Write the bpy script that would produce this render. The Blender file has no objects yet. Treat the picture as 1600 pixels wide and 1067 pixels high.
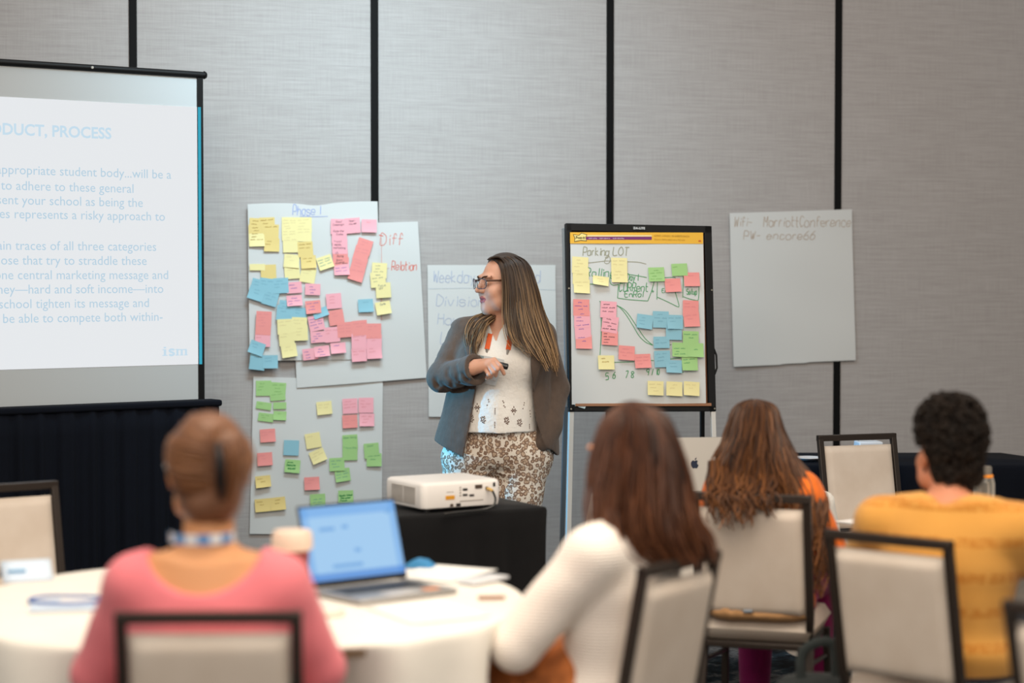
import bpy, math, random
import numpy as np
import openvdb
from mathutils import Vector, Matrix, Euler, noise as mnoise
from mathutils.bvhtree import BVHTree

PI = math.pi
SC = bpy.context.scene
COL = SC.collection
RND = random.Random(7)

# ------------------------------------------------------------------ camera
CAM_Z, FPX, HORIZON = 1.63, 3111.0, 430.0
PITCH = math.atan((533.5 - HORIZON) / FPX)
cam_d = bpy.data.cameras.new('camera')
cam_d.sensor_width = 36.0
cam_d.lens = 36.0 * FPX / 1600.0
cam_d.clip_end = 60
cam_d.dof.use_dof = True
cam_d.dof.focus_distance = 8.75
cam_d.dof.aperture_fstop = 1.35
cam = bpy.data.objects.new('camera', cam_d)
COL.objects.link(cam)
cam.location = (0, 0, CAM_Z)
cam.rotation_euler = (PI / 2 - PITCH, 0, 0)
SC.camera = cam
C0 = Vector((0, 0, CAM_Z))

# ------------------------------------------------------------------ world, lights, exposure
SC.view_settings.view_transform = 'Standard'
SC.view_settings.look = 'None'
SC.view_settings.exposure = 0.0
SC.view_settings.gamma = 1.0
w = bpy.data.worlds.new('world')
SC.world = w
w.use_nodes = True
bg = w.node_tree.nodes['Background']
bg.inputs[0].default_value = (1.0, 0.95, 0.88, 1)
bg.inputs[1].default_value = 0.36


def area(name, loc, target, sx, sy, energy, color, spread=180):
    l = bpy.data.lights.new(name, 'AREA')
    l.shape = 'RECTANGLE'
    l.size, l.size_y, l.energy, l.color = sx, sy, energy, color
    l.spread = math.radians(spread)
    o = bpy.data.objects.new(name, l)
    COL.objects.link(o)
    o.location = loc
    d = Vector(target) - Vector(loc)
    o.rotation_euler = d.to_track_quat('-Z', 'Y').to_euler()
    return o


area('overhead_light', (0.6, 4.4, 3.9), (0.6, 4.8, 0), 5.0, 2.6, 205, (1.0, 0.87, 0.71))       # warm lamps over the audience
area('overhead_light', (0.8, 8.0, 3.9), (1.0, 9.8, 2.3), 6.0, 0.8, 32, (1.0, 0.95, 0.91))       # row washing the wall
area('overhead_light', (-0.35, 8.0, 3.8), (-0.7, 10.0, 2.0), 1.4, 0.6, 26, (0.62, 0.88, 1.0), 95)    # added cool fill, no real lamp: imitates projector spill on the wall
area('overhead_light', (-0.3, 0.0, 3.9), (0.2, 6.5, 1.0), 5.0, 2.0, 145, (1.0, 0.89, 0.77))
sp = bpy.data.lights.new('screen_bounce_fill', 'SPOT')       # added cyan spot, stands in for light bounced off the screen
sp.energy, sp.color = 340, (0.08, 0.55, 1.0)
sp.spot_size, sp.spot_blend = math.radians(34), 0.7
sp.shadow_soft_size = 0.03
spo = bpy.data.objects.new('screen_bounce_fill', sp)
COL.objects.link(spo)
spo.location = (-2.35, 8.42, 1.20)
spo.rotation_euler = (Vector((-0.25, 8.64, 1.00)) - spo.location).to_track_quat('-Z', 'Y').to_euler()


# ------------------------------------------------------------------ pixel helpers
def ray(px, py):
    fw = Vector((0, math.cos(PITCH), -math.sin(PITCH)))
    up = Vector((0, math.sin(PITCH), math.cos(PITCH)))
    return fw + Vector((1, 0, 0)) * ((px - 800) / FPX) + up * ((533.5 - py) / FPX)


def at(px, py, Y):
    d = ray(px, py)
    return C0 + d * (Y / d.y)


def atz(px, py, z):
    d = ray(px, py)
    return C0 + d * ((z - CAM_Z) / d.z)


class Plane:
    """A flat face in the room: origin o, a to the right, b up, n towards the audience."""
    def __init__(s, o, a, b):
        s.o, s.a, s.b = Vector(o), Vector(a).normalized(), Vector(b).normalized()
        s.n = s.a.cross(s.b).normalized()
        s.M = Matrix((s.a, -s.n, s.b)).transposed()

    def uv(s, px, py, d=0.0):
        r = ray(px, py)
        t = (s.o + s.n * d - C0).dot(s.n) / r.dot(s.n)
        q = C0 + r * t - s.o
        return Vector((q.dot(s.a), q.dot(s.b)))

    def pt(s, u, v, d=0.0):
        return s.o + s.a * u + s.b * v + s.n * d

    def put(s, ob, u, v, d, rot=0.0):
        R = s.M.to_4x4() @ Matrix.Rotation(-rot, 4, 'Y')
        ob.matrix_world = Matrix.Translation(s.pt(u, v, d)) @ R


# ------------------------------------------------------------------ materials
def lin(c):
    return tuple(((v / 255) / 12.92 if v / 255 <= 0.04045 else ((v / 255 + 0.055) / 1.055) ** 2.4) for v in c)


def mat(name, rgb, rough=0.6, metal=0.0, spec=0.5, emit=None, estr=1.0, sheen=0.0, coat=0.0, trans=0.0):
    m = bpy.data.materials.new(name)
    m.use_nodes = True
    b = m.node_tree.nodes['Principled BSDF']
    c = lin(rgb) + (1,)
    b.inputs['Base Color'].default_value = c
    b.inputs['Roughness'].default_value = rough
    b.inputs['Metallic'].default_value = metal
    b.inputs['Specular IOR Level'].default_value = spec
    b.inputs['Sheen Weight'].default_value = sheen
    b.inputs['Coat Weight'].default_value = coat
    b.inputs['Transmission Weight'].default_value = trans
    if emit:
        b.inputs['Emission Color'].default_value = lin(emit) + (1,)
        b.inputs['Emission Strength'].default_value = estr
    return m


class NT:
    """small node-tree helper"""
    def __init__(s, m):
        s.t = m.node_tree
        s.b = s.t.nodes['Principled BSDF']

    def n(s, typ, **kw):
        nd = s.t.nodes.new(typ)
        for k, v in kw.items():
            if k == 'inp':
                for i, val in v.items():
                    if hasattr(val, 'is_output'):
                        s.t.links.new(val, nd.inputs[i])
                    else:
                        nd.inputs[i].default_value = val
            else:
                setattr(nd, k, v)
        return nd

    def link(s, a, b):
        s.t.links.new(a, b)

    def coord(s, scale=(1, 1, 1), kind='Object', rot=(0, 0, 0)):
        tc = s.n('ShaderNodeTexCoord')
        mp = s.n('ShaderNodeMapping', inp={0: tc.outputs[kind], 2: rot, 3: scale})
        return mp.outputs[0]

    def noise(s, vec, scale, detail=3, rough=0.5):
        return s.n('ShaderNodeTexNoise', inp={'Vector': vec, 'Scale': scale, 'Detail': detail, 'Roughness': rough}).outputs['Fac']

    def ramp(s, fac, stops, interp='LINEAR'):
        r = s.n('ShaderNodeValToRGB', inp={0: fac})
        r.color_ramp.interpolation = interp
        el = r.color_ramp.elements
        while len(el) < len(stops):
            el.new(0.5)
        for e, (p, c) in zip(el, stops):
            e.position = p
            e.color = c if len(c) == 4 else tuple(c) + (1,)
        return r.outputs[0]

    def math(s, op, a, b=0.0, clamp=False):
        return s.n('ShaderNodeMath', operation=op, use_clamp=clamp, inp={0: a, 1: b}).outputs[0]

    def mix(s, fac, a, b):
        m = s.n('ShaderNodeMix', data_type='RGBA')
        for i, v in ((0, fac), (6, a), (7, b)):
            if hasattr(v, 'is_output'):
                s.t.links.new(v, m.inputs[i])
            else:
                m.inputs[i].default_value = v if i == 0 or len(v) == 4 else tuple(v) + (1,)
        return m.outputs[2]

    def bump(s, h, strength=0.3, dist=0.01):
        bp = s.n('ShaderNodeBump', inp={'Height': h, 'Strength': strength, 'Distance': dist})
        s.link(bp.outputs[0], s.b.inputs['Normal'])

    def color(s, c):
        s.link(c, s.b.inputs['Base Color'])


def fabric(name, rgb, rough=0.85, var=0.12, scale=30, weave=900, sheen=0.1, wrinkle=0.0, wscale=9):
    m = mat(name, rgb, rough, spec=0.2, sheen=sheen)
    t = NT(m)
    v = t.coord()
    f = t.noise(v, scale, 4)
    c = lin(rgb)
    t.color(t.ramp(f, [(0.25, tuple(x * (1 - var) for x in c)), (0.75, tuple(min(1, x * (1 + var)) for x in c))]))
    h = t.noise(v, weave, 1)
    if wrinkle > 0:
        h2 = t.noise(t.coord((1, 1, 0.45)), wscale, 4, 0.55)
        h = t.math('ADD', t.math('MULTIPLY', h, 0.05), t.math('MULTIPLY', h2, 1.0))
        t.bump(h, wrinkle, 0.03)
    else:
        t.bump(h, 0.15, 0.002)
    return m


# ------------------------------------------------------------------ mesh helpers
def tag(o, label=None, cat=None, group=None, kind=None):
    if label: o['label'] = label
    if cat: o['category'] = cat
    if group: o['group'] = group
    if kind: o['kind'] = kind
    return o


def link(o, parent=None):
    COL.objects.link(o)
    if parent is not None:
        o.parent = parent
    return o


def thing(name, label, cat, loc=(0, 0, 0), rz=0.0, group=None):
    o = bpy.data.objects.new(name, None)
    o.empty_display_size = 0.1
    link(o)
    o.location = loc
    o.rotation_euler = (0, 0, rz)
    return tag(o, label, cat, group)


def dup(root, loc=None, rz=None, label=None):
    r = root.copy()
    COL.objects.link(r)
    if loc is not None: r.location = loc
    if rz is not None: r.rotation_euler = (0, 0, rz)
    if label: r['label'] = label
    for ch in list(root.children):
        c = ch.copy()
        COL.objects.link(c)
        c.parent = r
        for g in ch.children:
            d = g.copy()
            COL.objects.link(d)
            d.parent = c
    return r


class MB:
    def __init__(s):
        s.v, s.f, s.mi = [], [], []
        s.cur = 0

    def add(s, vs, fs):
        b = len(s.v)
        s.v += [tuple(p) for p in vs]
        s.f += [tuple(i + b for i in f) for f in fs]
        s.mi += [s.cur] * len(fs)
        return s

    def box(s, c, sz, M=None):
        x, y, z = (k / 2 for k in sz)
        vs = [Vector((i * x, j * y, k * z)) for i in (-1, 1) for j in (-1, 1) for k in (-1, 1)]
        if M is not None: vs = [M @ q for q in vs]
        vs = [q + Vector(c) for q in vs]
        return s.add(vs, [(0, 1, 3, 2), (4, 6, 7, 5), (0, 4, 5, 1), (2, 3, 7, 6), (0, 2, 6, 4), (1, 5, 7, 3)])

    def tube(s, pts, r, n=8, flat=1.0, cap=True, square=False, up=None):
        pts = [Vector(p) for p in pts]
        rs = r if isinstance(r, (list, tuple)) else [r] * len(pts)
        vs, fs = [], []
        prev = Vector(up) if up else None
        for i, p in enumerate(pts):
            d = (pts[min(i + 1, len(pts) - 1)] - pts[max(i - 1, 0)])
            d = d.normalized() if d.length > 1e-9 else Vector((0, 0, 1))
            if prev is None:
                prev = Vector((0, 0, 1)) if abs(d.z) < 0.9 else Vector((0, 1, 0))
            a = (prev - d * prev.dot(d))
            a = a.normalized() if a.length > 1e-6 else d.orthogonal().normalized()
            b = d.cross(a)
            prev = a
            for k in range(n):
                an = 2 * PI * (k + (0.5 if square else 0)) / n
                q = math.sqrt(2) if square else 1
                vs.append(p + a * (math.cos(an) * rs[i] * q * flat) + b * (math.sin(an) * rs[i] * q))
        for i in range(len(pts) - 1):
            for k in range(n):
                k2 = (k + 1) % n
                fs.append((i * n + k, i * n + k2, (i + 1) * n + k2, (i + 1) * n + k))
        if cap:
            fs.append(tuple(range(n - 1, -1, -1)))
            m = (len(pts) - 1) * n
            fs.append(tuple(range(m, m + n)))
        return s.add(vs, fs)

    def lathe(s, prof, n=24, c=(0, 0, 0), mod=None):
        vs, fs = [], []
        for j, (r, z) in enumerate(prof):
            for k in range(n):
                a = 2 * PI * k / n
                q = r * (mod(a, j, z) if mod else 1)
                vs.append((c[0] + q * math.cos(a), c[1] + q * math.sin(a), c[2] + z))
        for j in range(len(prof) - 1):
            for k in range(n):
                k2 = (k + 1) % n
                fs.append((j * n + k, j * n + k2, (j + 1) * n + k2, (j + 1) * n + k))
        if prof[0][0] > 1e-5: fs.append(tuple(range(n - 1, -1, -1)))
        if prof[-1][0] > 1e-5:
            m = (len(prof) - 1) * n
            fs.append(tuple(range(m, m + n)))
        return s.add(vs, fs)

    def grid(s, fn, nu, nv, two=0.0):
        """fn(u,v) -> point; two = thickness along -normal (closed slab)"""
        vs = [Vector(fn(i / nu, j / nv)) for j in range(nv + 1) for i in range(nu + 1)]
        fs = [(j * (nu + 1) + i, j * (nu + 1) + i + 1, (j + 1) * (nu + 1) + i + 1, (j + 1) * (nu + 1) + i)
              for j in range(nv) for i in range(nu)]
        return s.add(vs, fs)

    def prism(s, poly, d0, d1, M=None):
        """polygon (x,z) extruded along y from d0 to d1"""
        n = len(poly)
        vs = [Vector((x, d0, z)) for x, z in poly] + [Vector((x, d1, z)) for x, z in poly]
        if M is not None: vs = [M @ q for q in vs]
        fs = [tuple(range(n)), tuple(range(2 * n - 1, n - 1, -1))]
        fs += [(i, i + n, (i + 1) % n + n, (i + 1) % n) for i in range(n)]
        return s.add(vs, fs)

    def ribbon(s, pts, wd, nrm):
        """flat stroke of width wd along pts, facing nrm"""
        pts = [Vector(p) for p in pts]
        nrm = Vector(nrm)
        vs, fs = [], []
        for i, p in enumerate(pts):
            d = pts[min(i + 1, len(pts) - 1)] - pts[max(i - 1, 0)]
            if d.length < 1e-9: d = Vector((1, 0, 0))
            side = d.normalized().cross(nrm)
            if side.length < 1e-6: side = Vector((1, 0, 0))
            side = side.normalized() * wd / 2
            vs += [p - side, p + side]
        for i in range(len(pts) - 1):
            fs.append((2 * i, 2 * i + 1, 2 * i + 3, 2 * i + 2))
        return s.add(vs, fs)

    def build(s, name, mats, parent=None, smooth=True, bevel=0.0, seg=2, solid=0.0, sub=0, auto=True):
        me = bpy.data.meshes.new(name)
        me.from_pydata(s.v, [], s.f)
        if not isinstance(mats, (list, tuple)): mats = [mats]
        for m in mats: me.materials.append(m)
        me.polygons.foreach_set('material_index', s.mi)
        if smooth:
            me.polygons.foreach_set('use_smooth', [True] * len(s.f))
        me.update()
        if smooth and auto and sub == 0:
            me.set_sharp_from_angle(angle=math.radians(42))
        o = bpy.data.objects.new(name, me)
        link(o, parent)
        if solid:
            md = o.modifiers.new('solid', 'SOLIDIFY'); md.thickness = solid; md.offset = -1
        if bevel:
            md = o.modifiers.new('bevel', 'BEVEL'); md.width = bevel; md.segments = seg; md.limit_method = 'ANGLE'
            md.harden_normals = False
        if sub:
            md = o.modifiers.new('sub', 'SUBSURF'); md.levels = sub; md.render_levels = sub
        return o


def text_obj(name, txt, size, m, parent, align='LEFT', bold=0.0, extrude=0.0, space=1.0):
    """lettering in the built-in font turned to a mesh in the local XZ plane, facing -Y"""
    cu = bpy.data.curves.new(name, 'FONT')
    cu.body, cu.size, cu.align_x, cu.offset, cu.extrude = txt, size, align, bold, extrude
    cu.space_character = space
    cu.resolution_u = 3
    tmp = bpy.data.objects.new('tmp', cu)
    COL.objects.link(tmp)
    dg = bpy.context.evaluated_depsgraph_get()
    me = bpy.data.meshes.new_from_object(tmp.evaluated_get(dg))
    bpy.data.objects.remove(tmp)
    me.transform(Matrix.Rotation(PI / 2, 4, 'X'))
    me.materials.clear()
    me.materials.append(m)
    o = bpy.data.objects.new(name, me)
    return link(o, parent)


# ------------------------------------------------------------------ handwriting (single-stroke letters, baseline y=2, x-height 6, cap 9)
_G = {
 'a': '45-36-16-05-03-12-32-43 46-42', 'b': '09-02 05-16-36-45-43-32-12-03', 'c': '45-36-16-05-03-12-32-43',
 'd': '49-42 45-36-16-05-03-12-32-43', 'e': '04-44-45-36-16-05-03-12-32-43', 'f': '38-29-18-12 06-36',
 'g': '46-41-30-10-01 45-36-16-05-03-12-32-43', 'h': '09-02 04-16-36-45-42', 'i': '16-12 18-17', 'j': '26-21-10-01 28-27',
 'k': '09-02 36-04-42', 'l': '19-12', 'm': '06-02 05-16-25-22 25-36-45-42', 'n': '06-02 05-16-36-45-42',
 'o': '16-05-03-12-32-43-45-36-16', 'p': '06-00 05-16-36-45-43-32-12-03', 'q': '46-40 45-36-16-05-03-12-32-43',
 'r': '06-02 04-16-36', 's': '45-36-16-05-14-34-43-32-12-03', 't': '19-13-22-32 06-36', 'u': '06-03-12-32-43 46-42',
 'v': '06-22-46', 'w': '06-12-25-32-46', 'x': '06-42 46-02', 'y': '06-23 46-10', 'z': '06-46-02-42',
 'A': '02-29-42 14-34', 'B': '02-09-29-38-37-26-06 26-35-33-22-02', 'C': '48-29-19-07-04-12-22-43', 'D': '02-09-29-47-44-22-02',
 'E': '49-09-02-42 06-36', 'F': '49-09-02 06-36', 'G': '48-29-19-07-04-12-32-45-25', 'H': '09-02 49-42 06-46', 'I': '29-22',
 'L': '09-02-42', 'M': '02-09-25-49-42', 'N': '02-09-42-49', 'O': '29-07-04-22-44-47-29', 'P': '02-09-39-48-46-35-05',
 'R': '02-09-39-48-46-35-05 25-42', 'S': '48-29-08-06-45-43-22-03', 'T': '09-49 29-22', 'U': '09-03-12-32-43-49', 'V': '09-22-49',
 'W': '09-12-27-32-49', 'Y': '09-26-49 26-22', '0': '29-07-04-22-44-47-29', '1': '29-22', '2': '08-29-48-46-02-42',
 '3': '09-49-26-45-43-22-03', '4': '39-05-45 39-32', '5': '49-09-06-36-45-43-32-02', '6': '49-16-03-12-32-43-45-36-05', '7': '09-49-12',
 '8': '29-08-07-26-44-43-22-03-04-26-47-48-29', '9': '47-36-16-07-08-19-39-48-47-32', '-': '05-35', '/': '02-39', '.': '12-13', '?': '08-29-48-46-24-23',
 "'": '19-17', '+': '27-23 05-45', '!': '19-14 12-13',
}
_W = {'i': 2.4, 'l': 2.4, 'I': 3.6, '1': 3.4, ' ': 3.4, 'r': 4.6, 't': 4.4, 'f': 4.4, '.': 2.6, "'": 2.4}


def strokes(txt, h, rng, jit=0.35, slant=0.12):
    """list of polylines (x,z) for txt, cap height h, starting at x=0 on the baseline"""
    k, x, out = h / 7.0, 0.0, []
    for ch in txt:
        if ch == '~':                                    # an unreadable word: a run of small uneven humps
            n = rng.randint(5, 9)
            pl = []
            for i in range(n * 2 + 1):
                pl.append((x + i * 1.3, 2 + (rng.uniform(2.5, 5) if i % 2 else rng.uniform(0, 1.2))))
            out.append(pl)
            x += n * 2.6 + 3
            continue
        for st in _G.get(ch, '').split():
            pl = [(x + int(q[0]) + rng.uniform(-jit, jit), int(q[1]) + rng.uniform(-jit, jit)) for q in st.split('-') if len(q) == 2]
            if pl: out.append(pl)
        x += _W.get(ch, 5.6) + rng.uniform(-0.3, 0.3)
    return [[((px + (pz - 2) * slant) * k, (pz - 2) * k) for px, pz in pl] for pl in out], x * k


def smooth_line(pl, n=3):
    if len(pl) < 3: return pl
    out = []
    for i in range(len(pl) - 1):
        p0, p1, p2, p3 = pl[max(i - 1, 0)], pl[i], pl[i + 1], pl[min(i + 2, len(pl) - 1)]
        for j in range(n):
            t = j / n
            out.append(tuple(0.5 * (2 * b + (c - a) * t + (2 * a - 5 * b + 4 * c - d) * t * t + (3 * b - a - 3 * c + d) * t ** 3)
                             for a, b, c, d in zip(p0, p1, p2, p3)))
    out.append(pl[-1])
    return out
# ------------------------------------------------------------------ the room: wall, strips, floor
W0 = Vector((-1.86, 9.77, 0))
WALL = Plane(W0, (3.597, 0.85, 0), (0, 0, 1))

m_wall = mat('wall_linen', (176, 165, 156), 0.9, spec=0.15)
t = NT(m_wall)
h1 = t.noise(t.coord((0.9, 1, 26)), 3.2, 5, 0.65)
h2 = t.noise(t.coord((4.0, 1, 110)), 2.0, 3, 0.6)
v1 = t.noise(t.coord((95, 1, 3.0)), 2.0, 3, 0.6)
f = t.math('ADD', t.math('MULTIPLY', h1, 0.45), t.math('ADD', t.math('MULTIPLY', h2, 0.30), t.math('MULTIPLY', v1, 0.25)))
t.color(t.ramp(f, [(0.34, lin((155, 150, 149))), (0.50, lin((168, 164, 163))), (0.66, lin((180, 176, 176)))]))
t.bump(f, 0.15, 0.003)

m_black = mat('black_trim', (9, 9, 10), 0.7, spec=0.15)
m_floor = mat('carpet', (70, 72, 74), 0.95, spec=0.1)
t = NT(m_floor)
v = t.coord((1, 1, 1))
n1 = t.noise(v, 2.2, 6, 0.7)
n2 = t.noise(v, 160, 2, 0.6)
c1 = t.ramp(n1, [(0.40, lin((30, 31, 34))), (0.47, lin((58, 74, 84))), (0.52, lin((150, 150, 150))), (0.60, lin((44, 44, 46)))])
t.color(t.mix(t.math('MULTIPLY', n2, 0.5), c1, lin((38, 36, 36))))
t.bump(n2, 0.6, 0.01)

o = MB().box((0, 0.06, 1.95), (9.4, 0.12, 3.9)).build('wall_back', m_wall, smooth=False)
tag(o, kind='structure')
WALL.put(o, 1.6, 0, 0)
o = MB().box((0, 0, -0.03), (13, 15, 0.06)).build('floor', m_floor, smooth=False)
o.location = (0.5, 4.8, 0)
tag(o, kind='structure')
for i, px in enumerate((208.5, 585.2, 953, 1309.3)):
    o = MB().box((0, 0, 1.95), (0.039, 0.016, 3.9)).build('trim_%d' % (i + 1), m_black, smooth=False, bevel=0.003)
    WALL.put(o, WALL.uv(px, 200).x, 0, 0)
    tag(o, kind='structure')
o = MB().box((0, 0, 0.0375), (9.4, 0.02, 0.075)).build('baseboard_back', m_black, smooth=False, bevel=0.004)
WALL.put(o, 1.6, 0, 0)
tag(o, kind='structure')

# ------------------------------------------------------------------ projection screen
SCR = Plane((-1.455, 9.2, 0), (0.819, 0.574, 0), (0, 0, 1))
m_cloth = mat('screen_fabric', (184, 189, 192), 0.8, spec=0.1)
m_alu_black = mat('black_metal', (12, 12, 14), 0.5, spec=0.25)
m_img = mat('projected_white', (0, 0, 0), 1.0, spec=0.0, emit=(238, 241, 244), estr=0.93)
m_ptext = mat('projected_text', (0, 0, 0), 1.0, spec=0.0, emit=(190, 216, 233), estr=0.93)
m_phead = mat('projected_heading', (0, 0, 0), 1.0, spec=0.0, emit=(203, 227, 242), estr=0.95)
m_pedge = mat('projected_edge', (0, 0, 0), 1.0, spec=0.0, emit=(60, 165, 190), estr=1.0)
uR = SCR.uv(308, 300).x
uB = SCR.uv(315.5, 300).x
zT = SCR.uv(308, 121).y
UL = -2.45
scr = thing('projection_screen', 'large white projection screen in a black frame showing a slide of text', 'projection screen')
SCR.put(scr, 0, 0, 0)
m = MB(); m.box(((UL + uR) / 2, 0, (0.98 + zT) / 2), (uR - UL, 0.006, zT - 0.98))
m.build('screen_fabric', m_cloth, scr, smooth=False)
MB().box(((uR + uB) / 2 + 0.002, 0, (0.60 + zT) / 2), (uB - uR + 0.006, 0.02, zT - 0.6)).build('side_border', m_alu_black, scr, smooth=False, bevel=0.003)
MB().box((UL - 0.012, 0, (0.60 + zT) / 2), (0.025, 0.02, zT - 0.6)).build('side_border', m_alu_black, scr, smooth=False, bevel=0.003)
m = MB()
m.tube([(UL - 0.03, -0.004, zT + 0.012), (uB + 0.012, -0.004, zT + 0.012)], 0.0155, 12)
m.tube([(uB + 0.012, -0.004, zT + 0.012), (uB + 0.022, -0.004, zT + 0.012)], [0.019, 0.014], 12)
m.build('top_bar', m_alu_black, scr)
b = SCR.uv(141, 106)
MB().tube([(b.x, -0.018, b.y), (b.x, -0.026, b.y)], 0.006, 10).build('hanging_bolt', mat('bright_steel', (210, 210, 205), 0.3, 0.8), scr)
iz0, iz1 = SCR.uv(307, 569).y, SCR.uv(307, 167.5).y
img = MB().box(((UL + uR) / 2, -0.0045, (iz0 + iz1) / 2), (uR - UL, 0.001, iz1 - iz0)).build('projected_image', m_img, scr, smooth=False)
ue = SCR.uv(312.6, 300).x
MB().box(((uR + ue) / 2, -0.0125, (iz0 + iz1) / 2), (ue - uR, 0.001, iz1 - iz0)).build('painted_light_spill', m_pedge, scr, smooth=False)  # glowing strip painted in for projector light falling on the black border
ref = text_obj('tmp_text', 'to adhere to these general', 0.1, m_ptext, None)
wref = max(q.co.x for q in ref.data.vertices) - min(q.co.x for q in ref.data.vertices)
bpy.data.objects.remove(ref)
FS = 0.1 * (SCR.uv(209, 297).x - SCR.uv(2, 297).x) / wref
for txt, rx, by in [
        ('The appropriate student body...will be a', 267, 279.5), ('expected to adhere to these general', 209, 301.5),
        ('and present your school as being the', 223, 323.5), ('choices represents a risky approach to', 257.5, 345),
        ('contain traces of all three categories', 244, 392), ('those that try to straddle these', 229, 414),
        ('one central marketing message and', 263, 436), ('money\u2014hard and soft income\u2014into', 255, 457.5),
        ('school tighten its message and', 233, 479.5), ('not be able to compete both within-', 254, 501)]:
    q = SCR.uv(rx, by)
    to = text_obj('slide_lettering', txt, FS, m_ptext, img, 'RIGHT')
    to.location = (q.x, -0.0056, q.y)
q = SCR.uv(173.5, 217)
to = text_obj('slide_heading', 'PRODUCT, PROCESS', FS * 1.2, m_phead, img, 'RIGHT', bold=FS * 0.03)
to.location = (q.x, -0.0056, q.y)
# the slab-serif letters at the foot of the slide
q0, q1 = SCR.uv(253, 556), SCR.uv(292.5, 541)
sx, sz = (q1.x - q0.x) / 10.0, (q1.y - q0.y) / 5.2
m = MB()


def slab(x, z, w_, h_):
    m.box((q0.x + (x + w_ / 2) * sx, -0.0056, q0.y + (z + h_ / 2) * sz), (w_ * sx, 0.0006, h_ * sz))


slab(0, 0, 2.0, .5); slab(.55, 0, .9, 3.8); slab(0, 3.3, 1.4, .5); slab(.5, 4.3, .95, .9)
spts = [(4.6, 3.0), (4.3, 3.5), (3.4, 3.6), (2.8, 3.1), (3.0, 2.4), (4.2, 1.7), (4.6, 1.0), (4.0, .35), (3.2, .3), (2.7, .9)]
m.ribbon([(q0.x + x * sx, -0.0056, q0.y + z * sz) for x, z in smooth_line(spts)], 0.75 * sx, (0, -1, 0))
for x in (5.5, 7.2, 8.9):
    slab(x, 0, .8, 3.5 if x > 6 else 3.8); slab(x - .35, 0, 1.4, .45)
slab(5.1, 3.3, 1.2, .5); slab(6.0, 3.1, 1.7, .6); slab(7.8, 3.1, 1.7, .6)
m.build('slide_logo', m_phead, img, smooth=False)

# the dark skirt below the screen
m_navy = fabric('navy_cloth', (7, 12, 23), 0.95, 0.1, 20, sheen=0.0)
sk = thing('skirting_drape', 'dark navy pleated drape hanging under the projection screen', 'drape')
SCR.put(sk, 0, 0, 0)
ur = SCR.uv(340, 640, 0.10).x
ztop = SCR.uv(330, 634, 0.12).y


def pleat(s):
    k = s / 0.105
    return 0.016 * math.sin(2 * PI * k + 0.9 * math.sin(k * 1.7)) + 0.007 * math.sin(4.3 * PI * k + 1)


Ltot = ur - UL + 0.35


def drape(uu, vv):
    s = uu * Ltot
    z = 0.012 + vv * (ztop - 0.012)
    amp = 0.35 + 0.65 * (1 - vv) ** 0.5 if vv < 1 else 0.3
    pz = pleat(s) * amp
    if s < ur - UL:
        return (UL + s, -0.12 + pz, z)
    return (ur + pz * 0.5, -0.12 + (s - (ur - UL)) * 0.9, z)


MB().grid(drape, 420, 10).build('pleated_cloth', m_navy, sk, solid=0.004, auto=False)
m = MB()
m.box(((UL + ur) / 2, -0.078, ztop + 0.012), (ur - UL + 0.02, 0.112, 0.03))
m.build('top_hem', m_navy, sk, bevel=0.01)

# ------------------------------------------------------------------ paper on the wall
m_paper = mat('easel_paper', (204, 206, 206), 0.85, spec=0.1)
INK = {n_: mat('ink_' + n_, c, 0.8, spec=0.1) for n_, c in dict(
    black=(88, 66, 74), violet=(126, 96, 164), faint=(214, 200, 152), pinkish=(216, 138, 142), bluish=(120, 166, 186), green=(84, 150, 104),
    dgreen=(18, 120, 62), leaf=(128, 174, 104), red=(214, 110, 96), blue=(150, 164, 210), grey=(164, 174, 198), brown=(176, 158, 142),
    olive=(154, 154, 136), ochre=(160, 124, 54), pale=(188, 196, 204), teal=(96, 148, 140)).items()}
NOTE = {'Y': mat('note_yellow', (232, 221, 164), 0.8, spec=0.1), 'P': mat('note_pink', (236, 170, 182), 0.8, spec=0.1),
        'S': mat('note_salmon', (230, 148, 145), 0.8, spec=0.1), 'B': mat('note_blue', (140, 187, 203), 0.8, spec=0.1),
        'G': mat('note_green', (160, 200, 134), 0.8, spec=0.1), 'O': mat('note_gold', (222, 200, 134), 0.8, spec=0.1)}
NCOL = {'Y': 'yellow', 'P': 'pink', 'S': 'salmon pink', 'B': 'blue', 'G': 'green', 'O': 'golden yellow'}
NINK = {'Y': 'faint', 'P': 'pinkish', 'S': 'pinkish', 'B': 'bluish', 'G': 'leaf', 'O': 'ochre'}


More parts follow.
